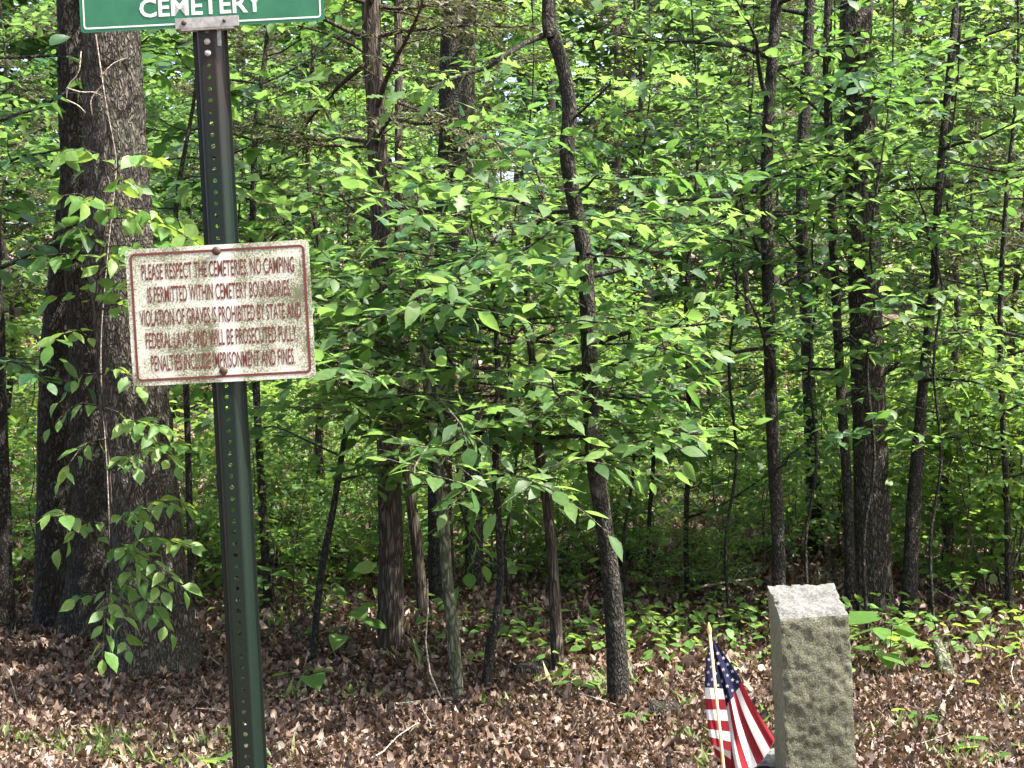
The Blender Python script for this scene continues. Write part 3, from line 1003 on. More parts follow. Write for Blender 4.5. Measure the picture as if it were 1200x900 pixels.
def make_flag():
    D = 3.72
    base = P(866, H0 + F * EYE / D, D)
    root = thing('small_flag', (base[0], D, 0), 'small American flag hanging limp on a thin wooden stick beside the granite marker', 'flag')
    O = np.array([base[0], D, 0.0])
    M_stick = plain('flag_stick', (0.55, 0.42, 0.24), 0.5, col2=(0.42, 0.30, 0.16), nscale=40.0)
    M_gold = plain('flag_tip', (0.60, 0.42, 0.14), 0.35, 0.4)
    top_ = P(831.5, 741, D)
    s = Soup()
    low = np.array([base[0], D, -0.1])
    s.tube([low, low * 0.5 + top_ * 0.5 + [0.002, 0, 0], top_], [0.0042, 0.0042, 0.0040], 10)
    link('stick', s.mesh('stick', [M_stick], origin=O), root)
    s = Soup()
    d = unit(top_ - low)
    s.tube([top_ - d * 0.004, top_ + d * 0.004, top_ + d * 0.012, top_ + d * 0.026], [0.0046, 0.0062, 0.0055, 0.0008], 10)
    link('tip', s.mesh('tip', [M_gold], origin=O), root)

    # cloth: a left fold and a right fan, both hanging from the hoist near the stick's top
    def cloth_mat(name, col):
        m, nt, b, out = new_mat(name)
        b.inputs['Base Color'].default_value = (*col, 1); b.inputs['Roughness'].default_value = 0.7
        b.inputs['Specular IOR Level'].default_value = 0.2
        t = N(nt, 'ShaderNodeBsdfTranslucent'); t.inputs[0].default_value = (*col, 1)
        mx = N(nt, 'ShaderNodeMixShader'); mx.inputs[0].default_value = 0.3
        nt.links.new(b.outputs[0], mx.inputs[1]); nt.links.new(t.outputs[0], mx.inputs[2]); nt.links.new(mx.outputs[0], out.inputs[0])
        return m
    M_r, M_w, M_b = cloth_mat('flag_red', (0.17, 0.010, 0.017)), cloth_mat('flag_white', (0.48, 0.48, 0.48)), cloth_mat('flag_navy', (0.008, 0.010, 0.036))
    s = Soup()

    def q4(c, u, v):           # bilinear patch of pixel corners (tl, tr, br, bl)
        c = np.array(c, float)
        return (c[0] * (1 - u) * (1 - v) + c[1] * u * (1 - v) + c[2] * u * v + c[3] * (1 - u) * v)

    def sheet(fn, nu, nv, colour):
        U, Vv = np.meshgrid(np.linspace(0, 1, nu + 1), np.linspace(0, 1, nv + 1))
        pts = np.array([fn(a, b) for a, b in zip(U.ravel(), Vv.ravel())])
        n = nu + 1
        Q, mi = [], []
        for i in range(nv):
            for j in range(nu):
                Q.append((i * n + j, (i + 1) * n + j, (i + 1) * n + j + 1, i * n + j + 1))
                mi.append(colour((j + 0.5) / nu, (i + 0.5) / nv))
        Q = np.array(Q); mi = np.array(mi)
        for mt in (0, 1, 2):
            if (mi == mt).any():
                s.add(pts, Q[mi == mt], None, mt)

    def cr(pts, v):
        p = np.array(pts, float)
        p = np.vstack([2 * p[0] - p[1], p, 2 * p[-1] - p[-2]])
        q = min(v, 0.99999) * (len(p) - 3); i = int(q); t = q - i
        a, b, c, d = p[i:i + 4]
        return 0.5 * (2 * b + (c - a) * t + (2 * a - 5 * b + 4 * c - d) * t ** 2 + (3 * b - 3 * c + d - a) * t ** 3)

    # right fan: across u (0 at the stick, 1 at the outer edge), along v (0 top, 1 bottom hem)
    def fan(u, v):
        inner = [(832, 749), (838, 785), (845, 820), (849, 850), (853, 878), (857, 906)]
        outer = [(835, 748), (852, 771), (868, 797), (881, 822), (894, 844), (908, 866)]
        a, b = cr(inner, v), cr(outer, v)
        p = a * (1 - u) + b * u
        p[1] += 14 * math.sin(math.pi * u) * v * v
        p = p + np.array([3.0 * math.sin(v * 5 + u * 3) * u * (1 - u) * 4 * v, 0]); dd = D + 0.022 + 0.05 * u * v + 0.03 * v * math.sin(u * 9.0 + v * 2.2) + 0.008 * math.sin(u * 17 - v * 5) * v
        return P(p[0], p[1], dd)
    sheet(fan, 42, 60, lambda u, v: (2 if v < 0.42 + 0.05 * (1 - u) else (0 if int((1 - u) * 7) % 2 == 0 else 1)))

    # left fold
    def foldl(u, v):
        le = [(832, 748), (828, 772), (826, 800), (827, 828), (830, 853), (833, 872)]
        ri = [(833, 749), (839, 775), (846, 803), (851, 830), (855, 858), (857, 884)]
        a, b = cr(le, v), cr(ri, v)
        p = a * (1 - u) + b * u
        p[1] -= 3 * u * v
        dd = D + 0.016 - 0.022 * math.sin((1 - u) * 2.2) * v * (1 - u) - 0.006 * v * math.sin(u * 9) * (1 - u)
        return P(p[0], p[1], dd)
    sheet(foldl, 16, 75, lambda u, v: (2 if v < 0.44 else (1 if int((v - 0.44) / 0.56 * 6) % 2 == 0 else 0)))

    # turned-up hem behind the fold
    def hem(u, v):
        p = q4([(833, 862), (856, 872), (857, 903), (838, 884)], u, v)
        return P(p[0], p[1], D + 0.02 + 0.012 * v)
    sheet(hem, 6, 12, lambda u, v: 0 if v < 0.2 or v > 0.55 else 1)

    def star(fn, u, v, r, eps=0.004, off=-0.0012):
        c = fn(u, v)
        rr = r
        pts = [c + np.array([0, off, 0])]
        for k in range(10):
            a = math.pi / 2 + k * math.pi / 5
            q = rr if k % 2 == 0 else rr * 0.42
            pts.append(c + np.array([q * math.cos(a), off, q * math.sin(a)]))
        T = [(0, 1 + k, 1 + (k + 1) % 10) for k in range(10)]
        s.add(np.array(pts), None, T, 1)
    for v, us in ((0.115, (0.55,)), (0.175, (0.3, 0.8)), (0.235, (0.5, 0.85)), (0.29, (0.22, 0.6)), (0.345, (0.42, 0.75)), (0.40, (0.25, 0.58)), (0.30, (0.9,)), (0.385, (0.88,))):
        for u in us:
            star(fan, u, v, 0.0058, off=-0.004)
    for v, us in ((0.14, (0.4,)), (0.2, (0.25, 0.7)), (0.26, (0.45, )), (0.31, (0.2, 0.72)), (0.365, (0.45,)), (0.41, (0.2, 0.75))):
        for u in us:
            star(foldl, u, v, 0.0055, off=-0.003)
    link('cloth', s.mesh('cloth', [M_r, M_w, M_b], origin=O), root)


make_flag()


# ------------------------------------------------------------------ trees one can tell apart
def px_trunk(pts, d, top=None, r_top=0.02):
    """pts: (px, py, width px) from the ground up; the first is the foot."""
    path = [P(x, y, d) for x, y, _ in pts]
    rad = [w_ / 2 * d / F for _, _, w_ in pts]
    g = path[0].copy(); g[2] = float(ground_z(g[0], g[1])) - 0.12
    path[0] = g
    if top is not None:
        path.append(path[-1] * 0.5 + np.array(top) * 0.5 + [0.06, 0.05, 0])
        rad.append((rad[-1] + r_top) / 2)
        path.append(np.array(top, float)); rad.append(r_top)
    return path, rad


def tree(name, label, cat, pts, d, bark, top=None, r_top=0.02, leaf=None, tmpl=T_OVATE, lsize=0.11, spacing=0.06, branches=(), auto=None, seg=12, rough=0.05, flare=0.15, ridge=0.0,
         seed=1, wid=1.0, group=None, n=None, extra=None, droop=0.15, tshift=0.0, flat=0.75, stubs=0):
    """One tree: > trunk (with its limbs and twigs) and crown (its leaves).
    auto: dict(n, z0, z1, len, twigs, el) grows limbs around the stem."""
    path, rad = px_trunk(pts, d, top, r_top)
    base = path[0].copy(); base[2] = float(ground_z(base[0], base[1]))
    root = thing(name, base, label, cat, group)
    wood = Soup(); lv = Leaves()
    sp, r = make_trunk(wood, path, rad, n, seg, rough, flare, seed, ridge)
    for b in branches:         # (t on the trunk as pixel row, end px, end py, end depth, radius)
        (sx_, sy_), ends, br = b[0], b[1], b[2]
        i = int(np.argmin(np.abs([(EYE - (q[2] - 0)) * F / q[1] + H0 - sy_ for q in sp])))
        pp = [sp[i]] + [P(*e) for e in ends]
        pp = smooth_path(pp, 8) + np.vstack([np.zeros(3), RNG.normal(0, 0.008, (7, 3))])
        bare = len(b) > 3 and b[3] == 'bare'
        add_branch(wood, None if bare else lv, None, None, np.linalg.norm(np.diff(pp, axis=0), axis=1).sum(), br, lsize, spacing, 6, path=pp, droop=droop, tshift=tshift, flat=flat, frac0=0.2, tw_len=0.3)
    if auto:
        for a in (auto if isinstance(auto, list) else [auto]):
            zs = np.linspace(a['z0'], a['z1'], a['n']) + RNG.normal(0, 0.06, a['n'])
            az = RNG.uniform(0, 6.28)
            for k, z in enumerate(zs):
                i = int(np.argmin(np.abs(sp[:, 2] - z)))
                az += 2.4 + RNG.normal(0, 0.35)
                az_k = az if 'az' not in a else R(RNG.uniform(*a['az']))
                el = R(RNG.uniform(*a.get('el', (0, 30))))
                dv = np.array([math.cos(az_k) * math.cos(el), math.sin(az_k) * math.cos(el), math.sin(el)])
                L = a['len'] * RNG.uniform(0.65, 1.2)
                add_branch(wood, lv, sp[i], dv, L, min(r[i] * 0.5, 0.006 + L * 0.009), a.get('size', lsize), a.get('spacing', spacing), a.get('twigs', 5), droop=droop, tshift=tshift, flat=flat,
                           lift=a.get('lift', 0.0), frac0=a.get('frac0', 0.25))
    for k in range(stubs):     # short dead twigs
        z = RNG.uniform(0.5, 3.0)
        i = int(np.argmin(np.abs(sp[:, 2] - z)))
        az = RNG.uniform(0, 6.28)
        add_branch(wood, None, sp[i], (math.cos(az), math.sin(az), RNG.uniform(-0.1, 0.5)), RNG.uniform(0.2, 0.7), 0.004, 0, 0)
    link('trunk', wood.mesh('trunk', [bark], origin=base), root)
    if lv.count():
        link('crown', lv.mesh('crown', leaf, tmpl, wid, 0.25, base), root)
    return root


def canopy(z0=4.2, z1=9.5, n=7, ln=2.0, size=0.15, spacing=0.65, twigs=4):
    return dict(n=n, z0=z0, z1=z1, len=ln, size=size, spacing=spacing, twigs=twigs, el=(5, 45))


# the three stems left of the post
tree('oak_tree', 'stout ridged oak trunk, rightmost and nearest of the three close trunks behind the sign', 'tree',
     [(180, 795, 100), (178, 700, 86), (170, 600, 80), (158, 480, 78), (146, 350, 76), (137, 220, 75), (131, 80, 70), (126, -60, 66)], 6.2, M_oak, top=(-2.2, 6.6, 11), r_top=0.05,
     leaf=M_leaf, tmpl=T_LOBED, auto=canopy(), seg=96, n=420, flare=0.28, ridge=0.012, seed=3, lsize=0.15, rough=0.03)
tree('oak_tree', 'shade-darkened oak in the middle of the three close trunks, with a flared mossy foot', 'tree',
     [(112, 748, 78), (112, 650, 58), (112, 560, 54), (107, 420, 52), (98, 260, 50), (92, 120, 46), (88, 0, 42)], 6.9, M_oak_dark_shade, top=(-2.5, 7.4, 11.5), r_top=0.05,
     leaf=M_leaf, tmpl=T_LOBED, auto=canopy(4.6), seg=72, n=320, flare=0.35, ridge=0.010, seed=5, lsize=0.15, rough=0.03)
tree('oak_tree', 'slimmer oak at the left edge of the three close trunks', 'tree',
     [(62, 748, 46), (63, 640, 42), (64, 540, 40), (65, 430, 38), (72, 340, 36), (84, 240, 34), (96, 100, 32), (104, 0, 30)], 7.2, M_oak_dark_shade, top=(-2.2, 8.0, 11), r_top=0.04,
     leaf=M_leaf, tmpl=T_LOBED, auto=canopy(4.8), seg=56, n=260, flare=0.2, ridge=0.007, seed=8, lsize=0.15, rough=0.03)
tree('forest_tree', 'dark straight trunk cut by the left edge of the photo', 'tree',
     [(2, 752, 34), (0, 680, 30), (-2, 600, 28), (-6, 450, 26), (-14, 250, 24)], 6.9, M_bark, top=(-3.2, 7.5, 9), leaf=M_leaf, auto=canopy(4, 8, 8, 1.8), seg=24, seed=2, ridge=0.004)

# the saplings in the middle
tree('cedar_tree', 'straight brown shaggy cedar trunk with bare dark upper stem, left of the middle saplings', 'tree',
     [(459, 777, 34), (458, 700, 30), (457, 600, 28), (455, 500, 26), (450, 350, 25), (445, 240, 24), (440, 120, 23), (435, 0, 22)], 6.5, M_brown, top=(-0.7, 6.6, 7), leaf=M_cedar, tmpl=T_SMALL,
     lsize=0.045, spacing=0.012, auto=[dict(n=16, z0=2.0, z1=3.0, len=0.75, twigs=12, el=(-10, 20)), dict(n=9, z0=3.4, z1=6.8, len=1.0, twigs=6, el=(-5, 25), spacing=0.05)], seg=24, ridge=0.004, seed=4, stubs=14, wid=0.5)
tree('sapling', 'slender mossy green stemmed sapling, leafing out above knee height in the middle', 'sapling',
     [(538, 822, 15), (532, 750, 14), (524, 680, 13), (520, 600, 13), (512, 530, 12), (502, 470, 10), (494, 380, 9), (490, 330, 7)], 5.65, M_mossy, top=(-0.38, 5.7, 1.98), r_top=0.004, leaf=M_leaf,
     lsize=0.098, spacing=0.042, wid=0.85, auto=dict(n=30, z0=0.85, z1=1.88, len=0.9, twigs=6, el=(-5, 22)), seg=10, seed=6,
     branches=[((518, 560), [(430, 500, 5.5), (380, 430, 5.4)], 0.005), ((510, 500), [(590, 440, 5.4), (650, 410, 5.3)], 0.005)])
tree('sapling', 'thin dark sapling with an S-bend low in its stem', 'sapling',
     [(570, 808, 15), (573, 765, 12), (584, 715, 10), (587, 660, 9), (583, 600, 9), (580, 540, 8), (584, 440, 7), (578, 330, 6), (574, 290, 5)], 5.8, M_bark, top=(-0.07, 5.9, 2.0), r_top=0.004, leaf=M_leaf,
     lsize=0.098, spacing=0.042, wid=0.85, auto=dict(n=26, z0=0.85, z1=1.9, len=0.85, twigs=6, el=(-5, 22)), seg=10, seed=7)
tree('sapling', 'reddish brown sapling left of the curving dark tree', 'sapling',
     [(655, 793, 16), (651, 720, 14), (646, 640, 13), (638, 560, 12), (630, 520, 11), (622, 400, 9), (618, 330, 8), (620, 280, 7)], 6.1, M_brown, top=(0.08, 6.2, 2.2), r_top=0.004, leaf=M_leaf_b,
     lsize=0.098, spacing=0.042, wid=0.85, auto=dict(n=28, z0=0.95, z1=2.05, len=0.9, twigs=6, el=(-5, 25)), seg=12, seed=9)
tree('curved_tree', 'dark tree with a sinuous stem and a long bare limb reaching over the middle', 'tree',
     [(726, 822, 27), (722, 750, 24), (714, 660, 22), (704, 590, 21), (695, 530, 20), (691, 430, 19), (688, 350, 19), (683, 290, 19), (672, 235, 18), (664, 180, 18), (667, 130, 18), (660, 80, 17), (648, 40, 17), (643, -20, 16)],
     5.6, M_bark, top=(0.1, 5.9, 6.5), leaf=M_leaf, tmpl=T_LOBED, lsize=0.098, spacing=0.042, wid=0.85,
     branches=[((646, 42), [(600, 60, 5.5), (560, 82, 5.4), (500, 105, 5.3), (455, 112, 5.2)], 0.012), ((664, 150), [(720, 100, 5.4), (780, 90, 5.2)], 0.006),
               ((690, 296), [(740, 300, 5.4), (800, 270, 5.3)], 0.006), ((688, 360), [(640, 330, 5.3), (600, 330, 5.2)], 0.005), ((690, 420), [(740, 420, 5.4), (790, 400, 5.2)], 0.006)],
     auto=[dict(n=10, z0=1.05, z1=2.0, len=0.7, twigs=5, el=(-5, 25)), canopy(3.1, 6.2, 8, 1.3, 0.12, 0.5)], seg=20, seed=10, ridge=0.002)
tree('sapling', 'leaning thin dark sapling in front of the sunlit brush right of the sign post', 'sapling',
     [(364, 762, 10), (372, 710, 9), (380, 650, 9), (390, 600, 8), (398, 550, 7), (410, 470, 6), (416, 380, 5)], 6.3, M_bark, top=(-0.6, 6.4, 2.3), r_top=0.003, leaf=M_leaf, lsize=0.098, spacing=0.042, wid=0.85,
     auto=dict(n=20, z0=0.9, z1=2.2, len=0.8, twigs=6, el=(-5, 25)), seg=8, seed=11)
tree('forest_tree', 'thick dark trunk behind the mossy green sapling', 'tree',
     [(518, 770, 34), (517, 680, 30), (516, 580, 28), (518, 450, 28), (524, 300, 30), (530, 180, 32), (532, 60, 32)], 7.6, M_bark, top=(-0.3, 8.2, 11), leaf=M_leaf, auto=canopy(4.5, 9.5, 7, 2.0), seg=28, seed=12, ridge=0.004)
tree('forest_tree', 'grey trunk just left of the S-bent sapling', 'tree',
     [(556, 752, 26), (556, 680, 22), (555, 600, 21), (553, 500, 20), (548, 350, 19), (546, 200, 18)], 7.9, M_oak, top=(-0.2, 8.4, 9), leaf=M_leaf, auto=canopy(4.2, 8.5, 8, 1.8), seg=24, seed=13, ridge=0.004)
tree('forest_tree', 'thin leaning dark trunk beside the brown cedar trunk', 'tree',
     [(500, 762, 16), (494, 700, 14), (486, 620, 13), (478, 560, 12), (472, 480, 11), (468, 380, 10)], 7.2, M_brown, top=(-0.75, 7.6, 6), leaf=M_leaf, auto=dict(n=10, z0=2.6, z1=5.5, len=1.2, twigs=5, el=(0, 35)), seg=12, seed=14)

# right hand side
tree('forest_tree', 'slim straight dark tree rising behind the grave marker', 'tree',
     [(914, 735, 18), (912, 640, 16), (908, 560, 15), (903, 450, 14), (900, 330, 14), (898, 220, 14), (902, 110, 14), (910, 0, 13)], 6.8, M_bark, top=(1.5, 7.2, 8), leaf=M_leaf, lsize=0.085, spacing=0.045,
     branches=[((898, 140), [(830, 115, 6.6), (740, 108, 6.4)], 0.006, 'bare'), ((900, 300), [(850, 280, 6.5), (810, 270, 6.3)], 0.006), ((908, 560), [(930, 530, 6.6), (960, 510, 6.4)], 0.006, 'bare'),
               ((898, 215), [(960, 190, 6.5), (1040, 150, 6.2)], 0.006)],
     auto=[dict(n=14, z0=1.2, z1=2.9, len=0.75, twigs=5, el=(0, 30)), canopy(3.3, 7.8, 9, 1.5, 0.12, 0.5)], seg=16, seed=15)
tree('forest_tree', 'slim dark tree between the straight tree behind the marker and the thick trunk', 'tree',
     [(997, 735, 14), (995, 640, 12), (992, 560, 12), (985, 450, 11), (979, 330, 11), (974, 220, 10), (970, 110, 10), (971, 0, 10)], 7.3, M_bark, top=(1.7, 7.8, 8), leaf=M_leaf, lsize=0.085, spacing=0.045,
     branches=[((972, 190), [(920, 170, 7.0), (880, 160, 6.8)], 0.006), ((975, 95), [(1040, 80, 7.0), (1100, 60, 6.8)], 0.006), ((984, 400), [(1040, 380, 7.0), (1110, 370, 6.8)], 0.007)],
     auto=[dict(n=13, z0=1.1, z1=2.9, len=0.7, twigs=5, el=(0, 30)), canopy(3.3, 7.8, 8, 1.5, 0.12, 0.5)], seg=14, seed=16)
tree('oak_tree', 'thick grey barked oak trunk to the right behind the grave marker', 'tree',
     [(1020, 750, 54), (1021, 690, 46), (1021, 600, 42), (1018, 480, 40), (1014, 350, 39), (1010, 200, 38), (1007, 80, 38), (1006, -20, 37)], 7.4, M_oak, top=(2.2, 7.8, 11), leaf=M_leaf, tmpl=T_LOBED, lsize=0.15,
     auto=canopy(4.4, 10, 8, 2.2), seg=64, n=300, flare=0.22, ridge=0.007, seed=17, rough=0.03)
tree('forest_tree', 'leaning dark trunk just right of the thick grey oak', 'tree',
     [(1062, 757, 22), (1066, 690, 19), (1070, 600, 17), (1076, 520, 14), (1084, 430, 12), (1094, 330, 10), (1102, 200, 9)], 7.2, M_bark, top=(2.4, 7.6, 5.5), leaf=M_leaf, lsize=0.10,
     auto=[dict(n=12, z0=1.2, z1=2.9, len=0.75, twigs=5, el=(0, 30)), canopy(3.5, 6.5, 7, 1.3, 0.11, 0.5)], seg=18, seed=18)
tree('forest_tree', 'dark trunk seen low between the two slim trees behind the marker', 'tree',
     [(956, 690, 22), (955, 640, 20), (953, 580, 18), (948, 450, 16), (944, 360, 15), (940, 200, 14)], 9.2, M_bark, top=(2.0, 9.5, 8), leaf=M_leaf, auto=dict(n=12, z0=2.5, z1=7.5, len=1.4, twigs=5, el=(0, 35)), seg=16, seed=19)

# leafy shoots climbing in front of the oaks
def make_shoots():
    d = 5.75
    pts = [(128, 800, 3.2), (128, 700, 3), (130, 620, 3), (128, 540, 2.6), (118, 450, 2.4), (112, 360, 2.2), (122, 270, 2), (134, 200, 1.6)]
    path, rad = px_trunk(pts, d)
    base = path[0].copy(); base[2] = float(ground_z(base[0], base[1]))
    root = thing('sapling', base, 'thin brown stemmed sapling with bright drooping leaves against the oak trunks', 'sapling')
    wood = Soup(); lv = Leaves()
    sp, r = make_trunk(wood, path, rad, None, 8, 0.03, 0.0, 21)
    limbs = [((132, 600), (215, 590)), ((130, 620), (70, 640)), ((130, 640), (215, 690)), ((129, 690), (200, 740)), ((129, 700), (120, 770)), ((129, 720), (90, 700)), ((126, 520), (190, 500)), ((122, 480), (205, 545)),
             ((122, 500), (70, 560)), ((112, 380), (60, 350)), ((112, 370), (160, 330)), ((118, 310), (180, 285)), ((120, 300), (80, 270)), ((126, 260), (215, 260)), ((126, 560), (160, 545)),
             ((130, 650), (160, 660)), ((129, 690), (150, 760)), ((116, 330), (130, 300)), ((120, 440), (160, 450)), ((118, 430), (70, 470)), ((124, 270), (240, 290)), ((120, 300), (200, 320)), ((114, 350), (225, 350)), ((114, 340), (50, 300)), ((124, 265), (70, 230)), ((113, 370), (110, 330)), ((128, 600), (170, 610)), ((129, 660), (60, 600)), ((130, 640), (225, 640)), ((126, 540), (230, 520)), ((129, 700), (190, 690)), ((134, 205), (70, 180)), ((134, 210), (190, 190)), ((130, 230), (160, 220)), ((128, 250), (100, 235)), ((122, 270), (150, 250)), ((112, 370), (200, 380)), ((114, 390), (60, 400)), ((120, 460), (60, 500))]
    for (sx_, sy_), (ex, ey) in limbs:
        i = int(np.argmin(np.abs([(EYE - q[2]) * F / q[1] + H0 - sy_ for q in sp])))
        e = P(ex, ey, d - RNG.uniform(0.05, 0.4))
        mid = (sp[i] + e) / 2 + [0, 0, 0.05]
        pp = smooth_path([sp[i], mid, e], 6)
        wood.tube(pp, np.linspace(0.003, 0.0012, 6), 5)
        leafy(lv, pp, 0.2, 0.030, 0.088, 0.6, 0.45, 0.25)
    link('trunk', wood.mesh('trunk', [M_brown], origin=base), root)
    link('crown', lv.mesh('crown', M_leaf_y, T_OVATE, 0.95, 0.3, base), root)
    # bare vine on the trunks
    wood = Soup()
    d = 5.98
    for poly in ([(95, 60), (92, 85), (80, 100), (78, 115)], [(78, 103), (95, 108), (110, 108), (118, 112)], [(112, 40), (118, 80), (124, 120), (132, 160)], [(78, 117), (92, 124), (100, 132)], [(118, 90), (132, 75), (148, 68)],
                 [(120, 100), (107, 116), (108, 135)]):
        pp = smooth_path([P(x, y, d) for x, y in poly], 8)
        wood.tube(pp, np.linspace(0.0032, 0.002, 8), 5)
    pp = smooth_path([P(132, 160, d), P(136, 200, d), P(126, 300, d), P(118, 420, d), P(126, 560, d), P(130, 700, d), P(128, 800, d)], 30)
    wood.tube(pp, np.linspace(0.0018, 0.0026, 30), 6)
    o = link('bare_vine', wood.mesh('bare_vine', [M_pale]))
    tag(o, 'bare pale vine twisting up the rough oak trunk', 'vine')


make_shoots()

# leafy trees that hang in from beside the frame
tree('leafy_tree', 'leafy small tree filling the space left of the oak trunks', 'tree',
     [(-70, 800, 20), (-60, 600, 18), (-50, 300, 14), (-44, 100, 10)], 6.6, M_bark, top=(-2.6, 6.8, 4.2), r_top=0.006, leaf=M_leaf_b, lsize=0.10, spacing=0.05,
     auto=dict(n=34, z0=1.3, z1=4.0, len=1.0, twigs=6, el=(0, 25)), seg=12, seed=31, tmpl=T_WIDE, wid=0.85)
tree('leafy_tree', 'leafy small tree standing right behind the sign post', 'tree',
     [(318, 778, 12), (314, 700, 11), (308, 600, 10), (300, 450, 9), (296, 300, 8), (300, 150, 7)], 7.4, M_bark, top=(-1.3, 7.4, 3.7), r_top=0.005, leaf=M_leaf_b, lsize=0.10, spacing=0.045,
     auto=dict(n=20, z0=1.3, z1=3.3, len=0.75, twigs=5, el=(0, 25)), seg=10, seed=32, tmpl=T_WIDE, wid=0.8)
tree('leafy_tree', 'maple sapling with lobed leaves between the oak trunks and the sign post', 'sapling',
     [(226, 800, 8), (222, 600, 8), (216, 400, 7), (206, 250, 6)], 6.9, M_bark, top=(-1.52, 6.9, 3.4), r_top=0.004, leaf=M_leaf, lsize=0.12, spacing=0.06, tmpl=T_MAPLE,
     auto=dict(n=17, z0=1.6, z1=3.2, len=0.6, twigs=4, el=(0, 25)), seg=10, seed=33)

tree('sapling', 'low pale leaved sapling with level layered sprays, right of the curving tree', 'sapling',
     [(764, 690, 6), (760, 620, 5), (766, 540, 5), (762, 470, 4)], 8.1, M_bark, top=(0.83, 8.1, 1.45), r_top=0.003, leaf=M_leaf_y, lsize=0.095, spacing=0.04, flat=1.0,
     auto=dict(n=22, z0=0.75, z1=1.4, len=0.85, twigs=6, el=(-4, 12)), seg=7, seed=36)
tree('leafy_tree', 'fine leaved small tree near the right edge, beyond the broken snag', 'tree',
     [(1182, 765, 9), (1180, 600, 8), (1172, 400, 7), (1178, 250, 6)], 7.3, M_bark, top=(2.5, 7.3, 3.6), r_top=0.004, leaf=M_leaf, lsize=0.075, spacing=0.036,
     auto=dict(n=26, z0=0.7, z1=3.4, len=0.75, twigs=6, el=(-5, 28)), seg=8, seed=34)
tree('leafy_tree', 'slender leafy sapling between the curving dark tree and the straight tree behind the marker', 'sapling',
     [(806, 740, 7), (804, 620, 6), (808, 500, 6), (804, 350, 5)], 7.8, M_bark, top=(0.95, 7.8, 3.3), r_top=0.004, leaf=M_leaf, lsize=0.075, spacing=0.038,
     auto=dict(n=22, z0=0.55, z1=3.1, len=0.7, twigs=6, el=(-5, 28)), seg=8, seed=35)

for nm, px0, d0, z0_, z1_, n_, lab in (
        ('sapling', 952, 6.95, 1.0, 3.1, 20, 'wispy sapling with small leaves in front of the two slim trees behind the marker'),
        ('sapling', 1098, 6.8, 0.9, 3.1, 22, 'wispy small leaved sapling just right of the leaning dark trunk'),
        ('sapling', 858, 7.2, 1.0, 3.1, 20, 'wispy sapling with small leaves left of the straight tree behind the marker'),
        ('sapling', 600, 7.4, 1.7, 3.3, 16, 'wispy sapling deep behind the S-bent sapling, leafing high up'),
        ('sapling', 1020, 6.7, 1.5, 3.1, 14, 'wispy sapling whose leaves cross the thick grey oak trunk'),
        ('sapling', 738, 7.6, 0.7, 3.2, 20, 'wispy small leaved sapling to the right behind the curving dark tree')):
    g_ = foot(px0, H0 + F * EYE / d0)
    tree(nm, lab, 'sapling', [(px0, H0 + F * EYE / d0, 4.5), (px0 - 8, 640, 4), (px0 + 5, 540, 3.6), (px0 - 4, 430, 3.4), (px0 + 6, 340, 3), (px0, 280, 2.6)], d0, M_bark, top=(P(px0, 300, d0)[0] + 0.09, d0, 3.4), r_top=0.003,
         leaf=M_leaf if px0 % 4 else M_leaf_b, lsize=0.075, spacing=0.036, auto=dict(n=n_, z0=z0_, z1=z1_, len=0.7, twigs=6, el=(-5, 28)), seg=7, seed=int(px0))


# ------------------------------------------------------------------ small things on the forest floor
def fallen(name, label, cat, pts, r0, r1, bark, seg=10, side=0, group=None):
    base = None
    path = []
    for (px, py, lift) in pts:
        p = foot(px, py); p[2] = float(ground_z(p[0], p[1])) + lift
        path.append(p)
    base = path[0].copy()
    root = thing(name, base, label, cat, group)
    wood = Soup()
    sp, r_ = make_trunk(wood, path, np.linspace(r0, r1, len(path)), 18, seg, 0.10, 0, 5)
    for e in (0, -1):
        t = unit(sp[e] - sp[1 if e == 0 else -2])
        wood.tube([sp[e] - t * 0.01, sp[e] + t * r_[e] * 0.2], [r_[e] * 0.97, r_[e] * 0.8], seg)
    for k in range(side):
        i = int(RNG.integers(4, 15))
        wood.tube(wander(sp[i], unit(sp[min(i + 1, 17)] - sp[i]) + RNG.normal(0, 0.7, 3) + UP * 0.5, RNG.uniform(0.15, 0.5), 5, 0.2), np.linspace(r1 * 0.7, 0.0015, 5), 5)
    link('branch', wood.mesh('branch', [bark], origin=base), root)
    return root


fallen('fallen_branch', 'pale dead branch lying slantwise on the litter left of the stone marker, far back', 'branch', [(795, 678, 0.02), (840, 688, 0.06), (880, 702, 0.05)], 0.018, 0.009, M_pale, side=3)
fallen('fallen_branch', 'thin grey dead branch on the litter behind the flag', 'branch', [(790, 700, 0.02), (830, 698, 0.05), (885, 690, 0.06)], 0.011, 0.005, M_pale, side=2)
fallen('fallen_log', 'dark rotting log behind the post, beside the leaning dark sapling', 'log', [(292, 752, 0.012), (325, 748, 0.02), (366, 750, 0.01)], 0.034, 0.028, M_brown, side=1)
fallen('fallen_log', 'short dark log at the foot of the reddish brown sapling', 'log', [(606, 795, 0.02), (630, 792, 0.03), (652, 788, 0.02)], 0.04, 0.035, M_bark, side=1)
fallen('fallen_branch', 'thin stick lying on the litter before the mossy sapling', 'branch', [(462, 833, 0.02), (500, 830, 0.025), (532, 826, 0.02)], 0.010, 0.006, M_pale, side=1)
fallen('fallen_branch', 'thin forked twig on the litter beside the oak foot', 'branch', [(6, 812, 0.02), (30, 838, 0.02), (50, 868, 0.02)], 0.010, 0.005, M_twig, side=3)
fallen('broken_stump', 'short broken snag leaning out of the litter to the right of the stone marker', 'stump', [(1116, 802, -0.03), (1106, 794, 0.05), (1097, 788, 0.13)], 0.035, 0.022, M_mossy)
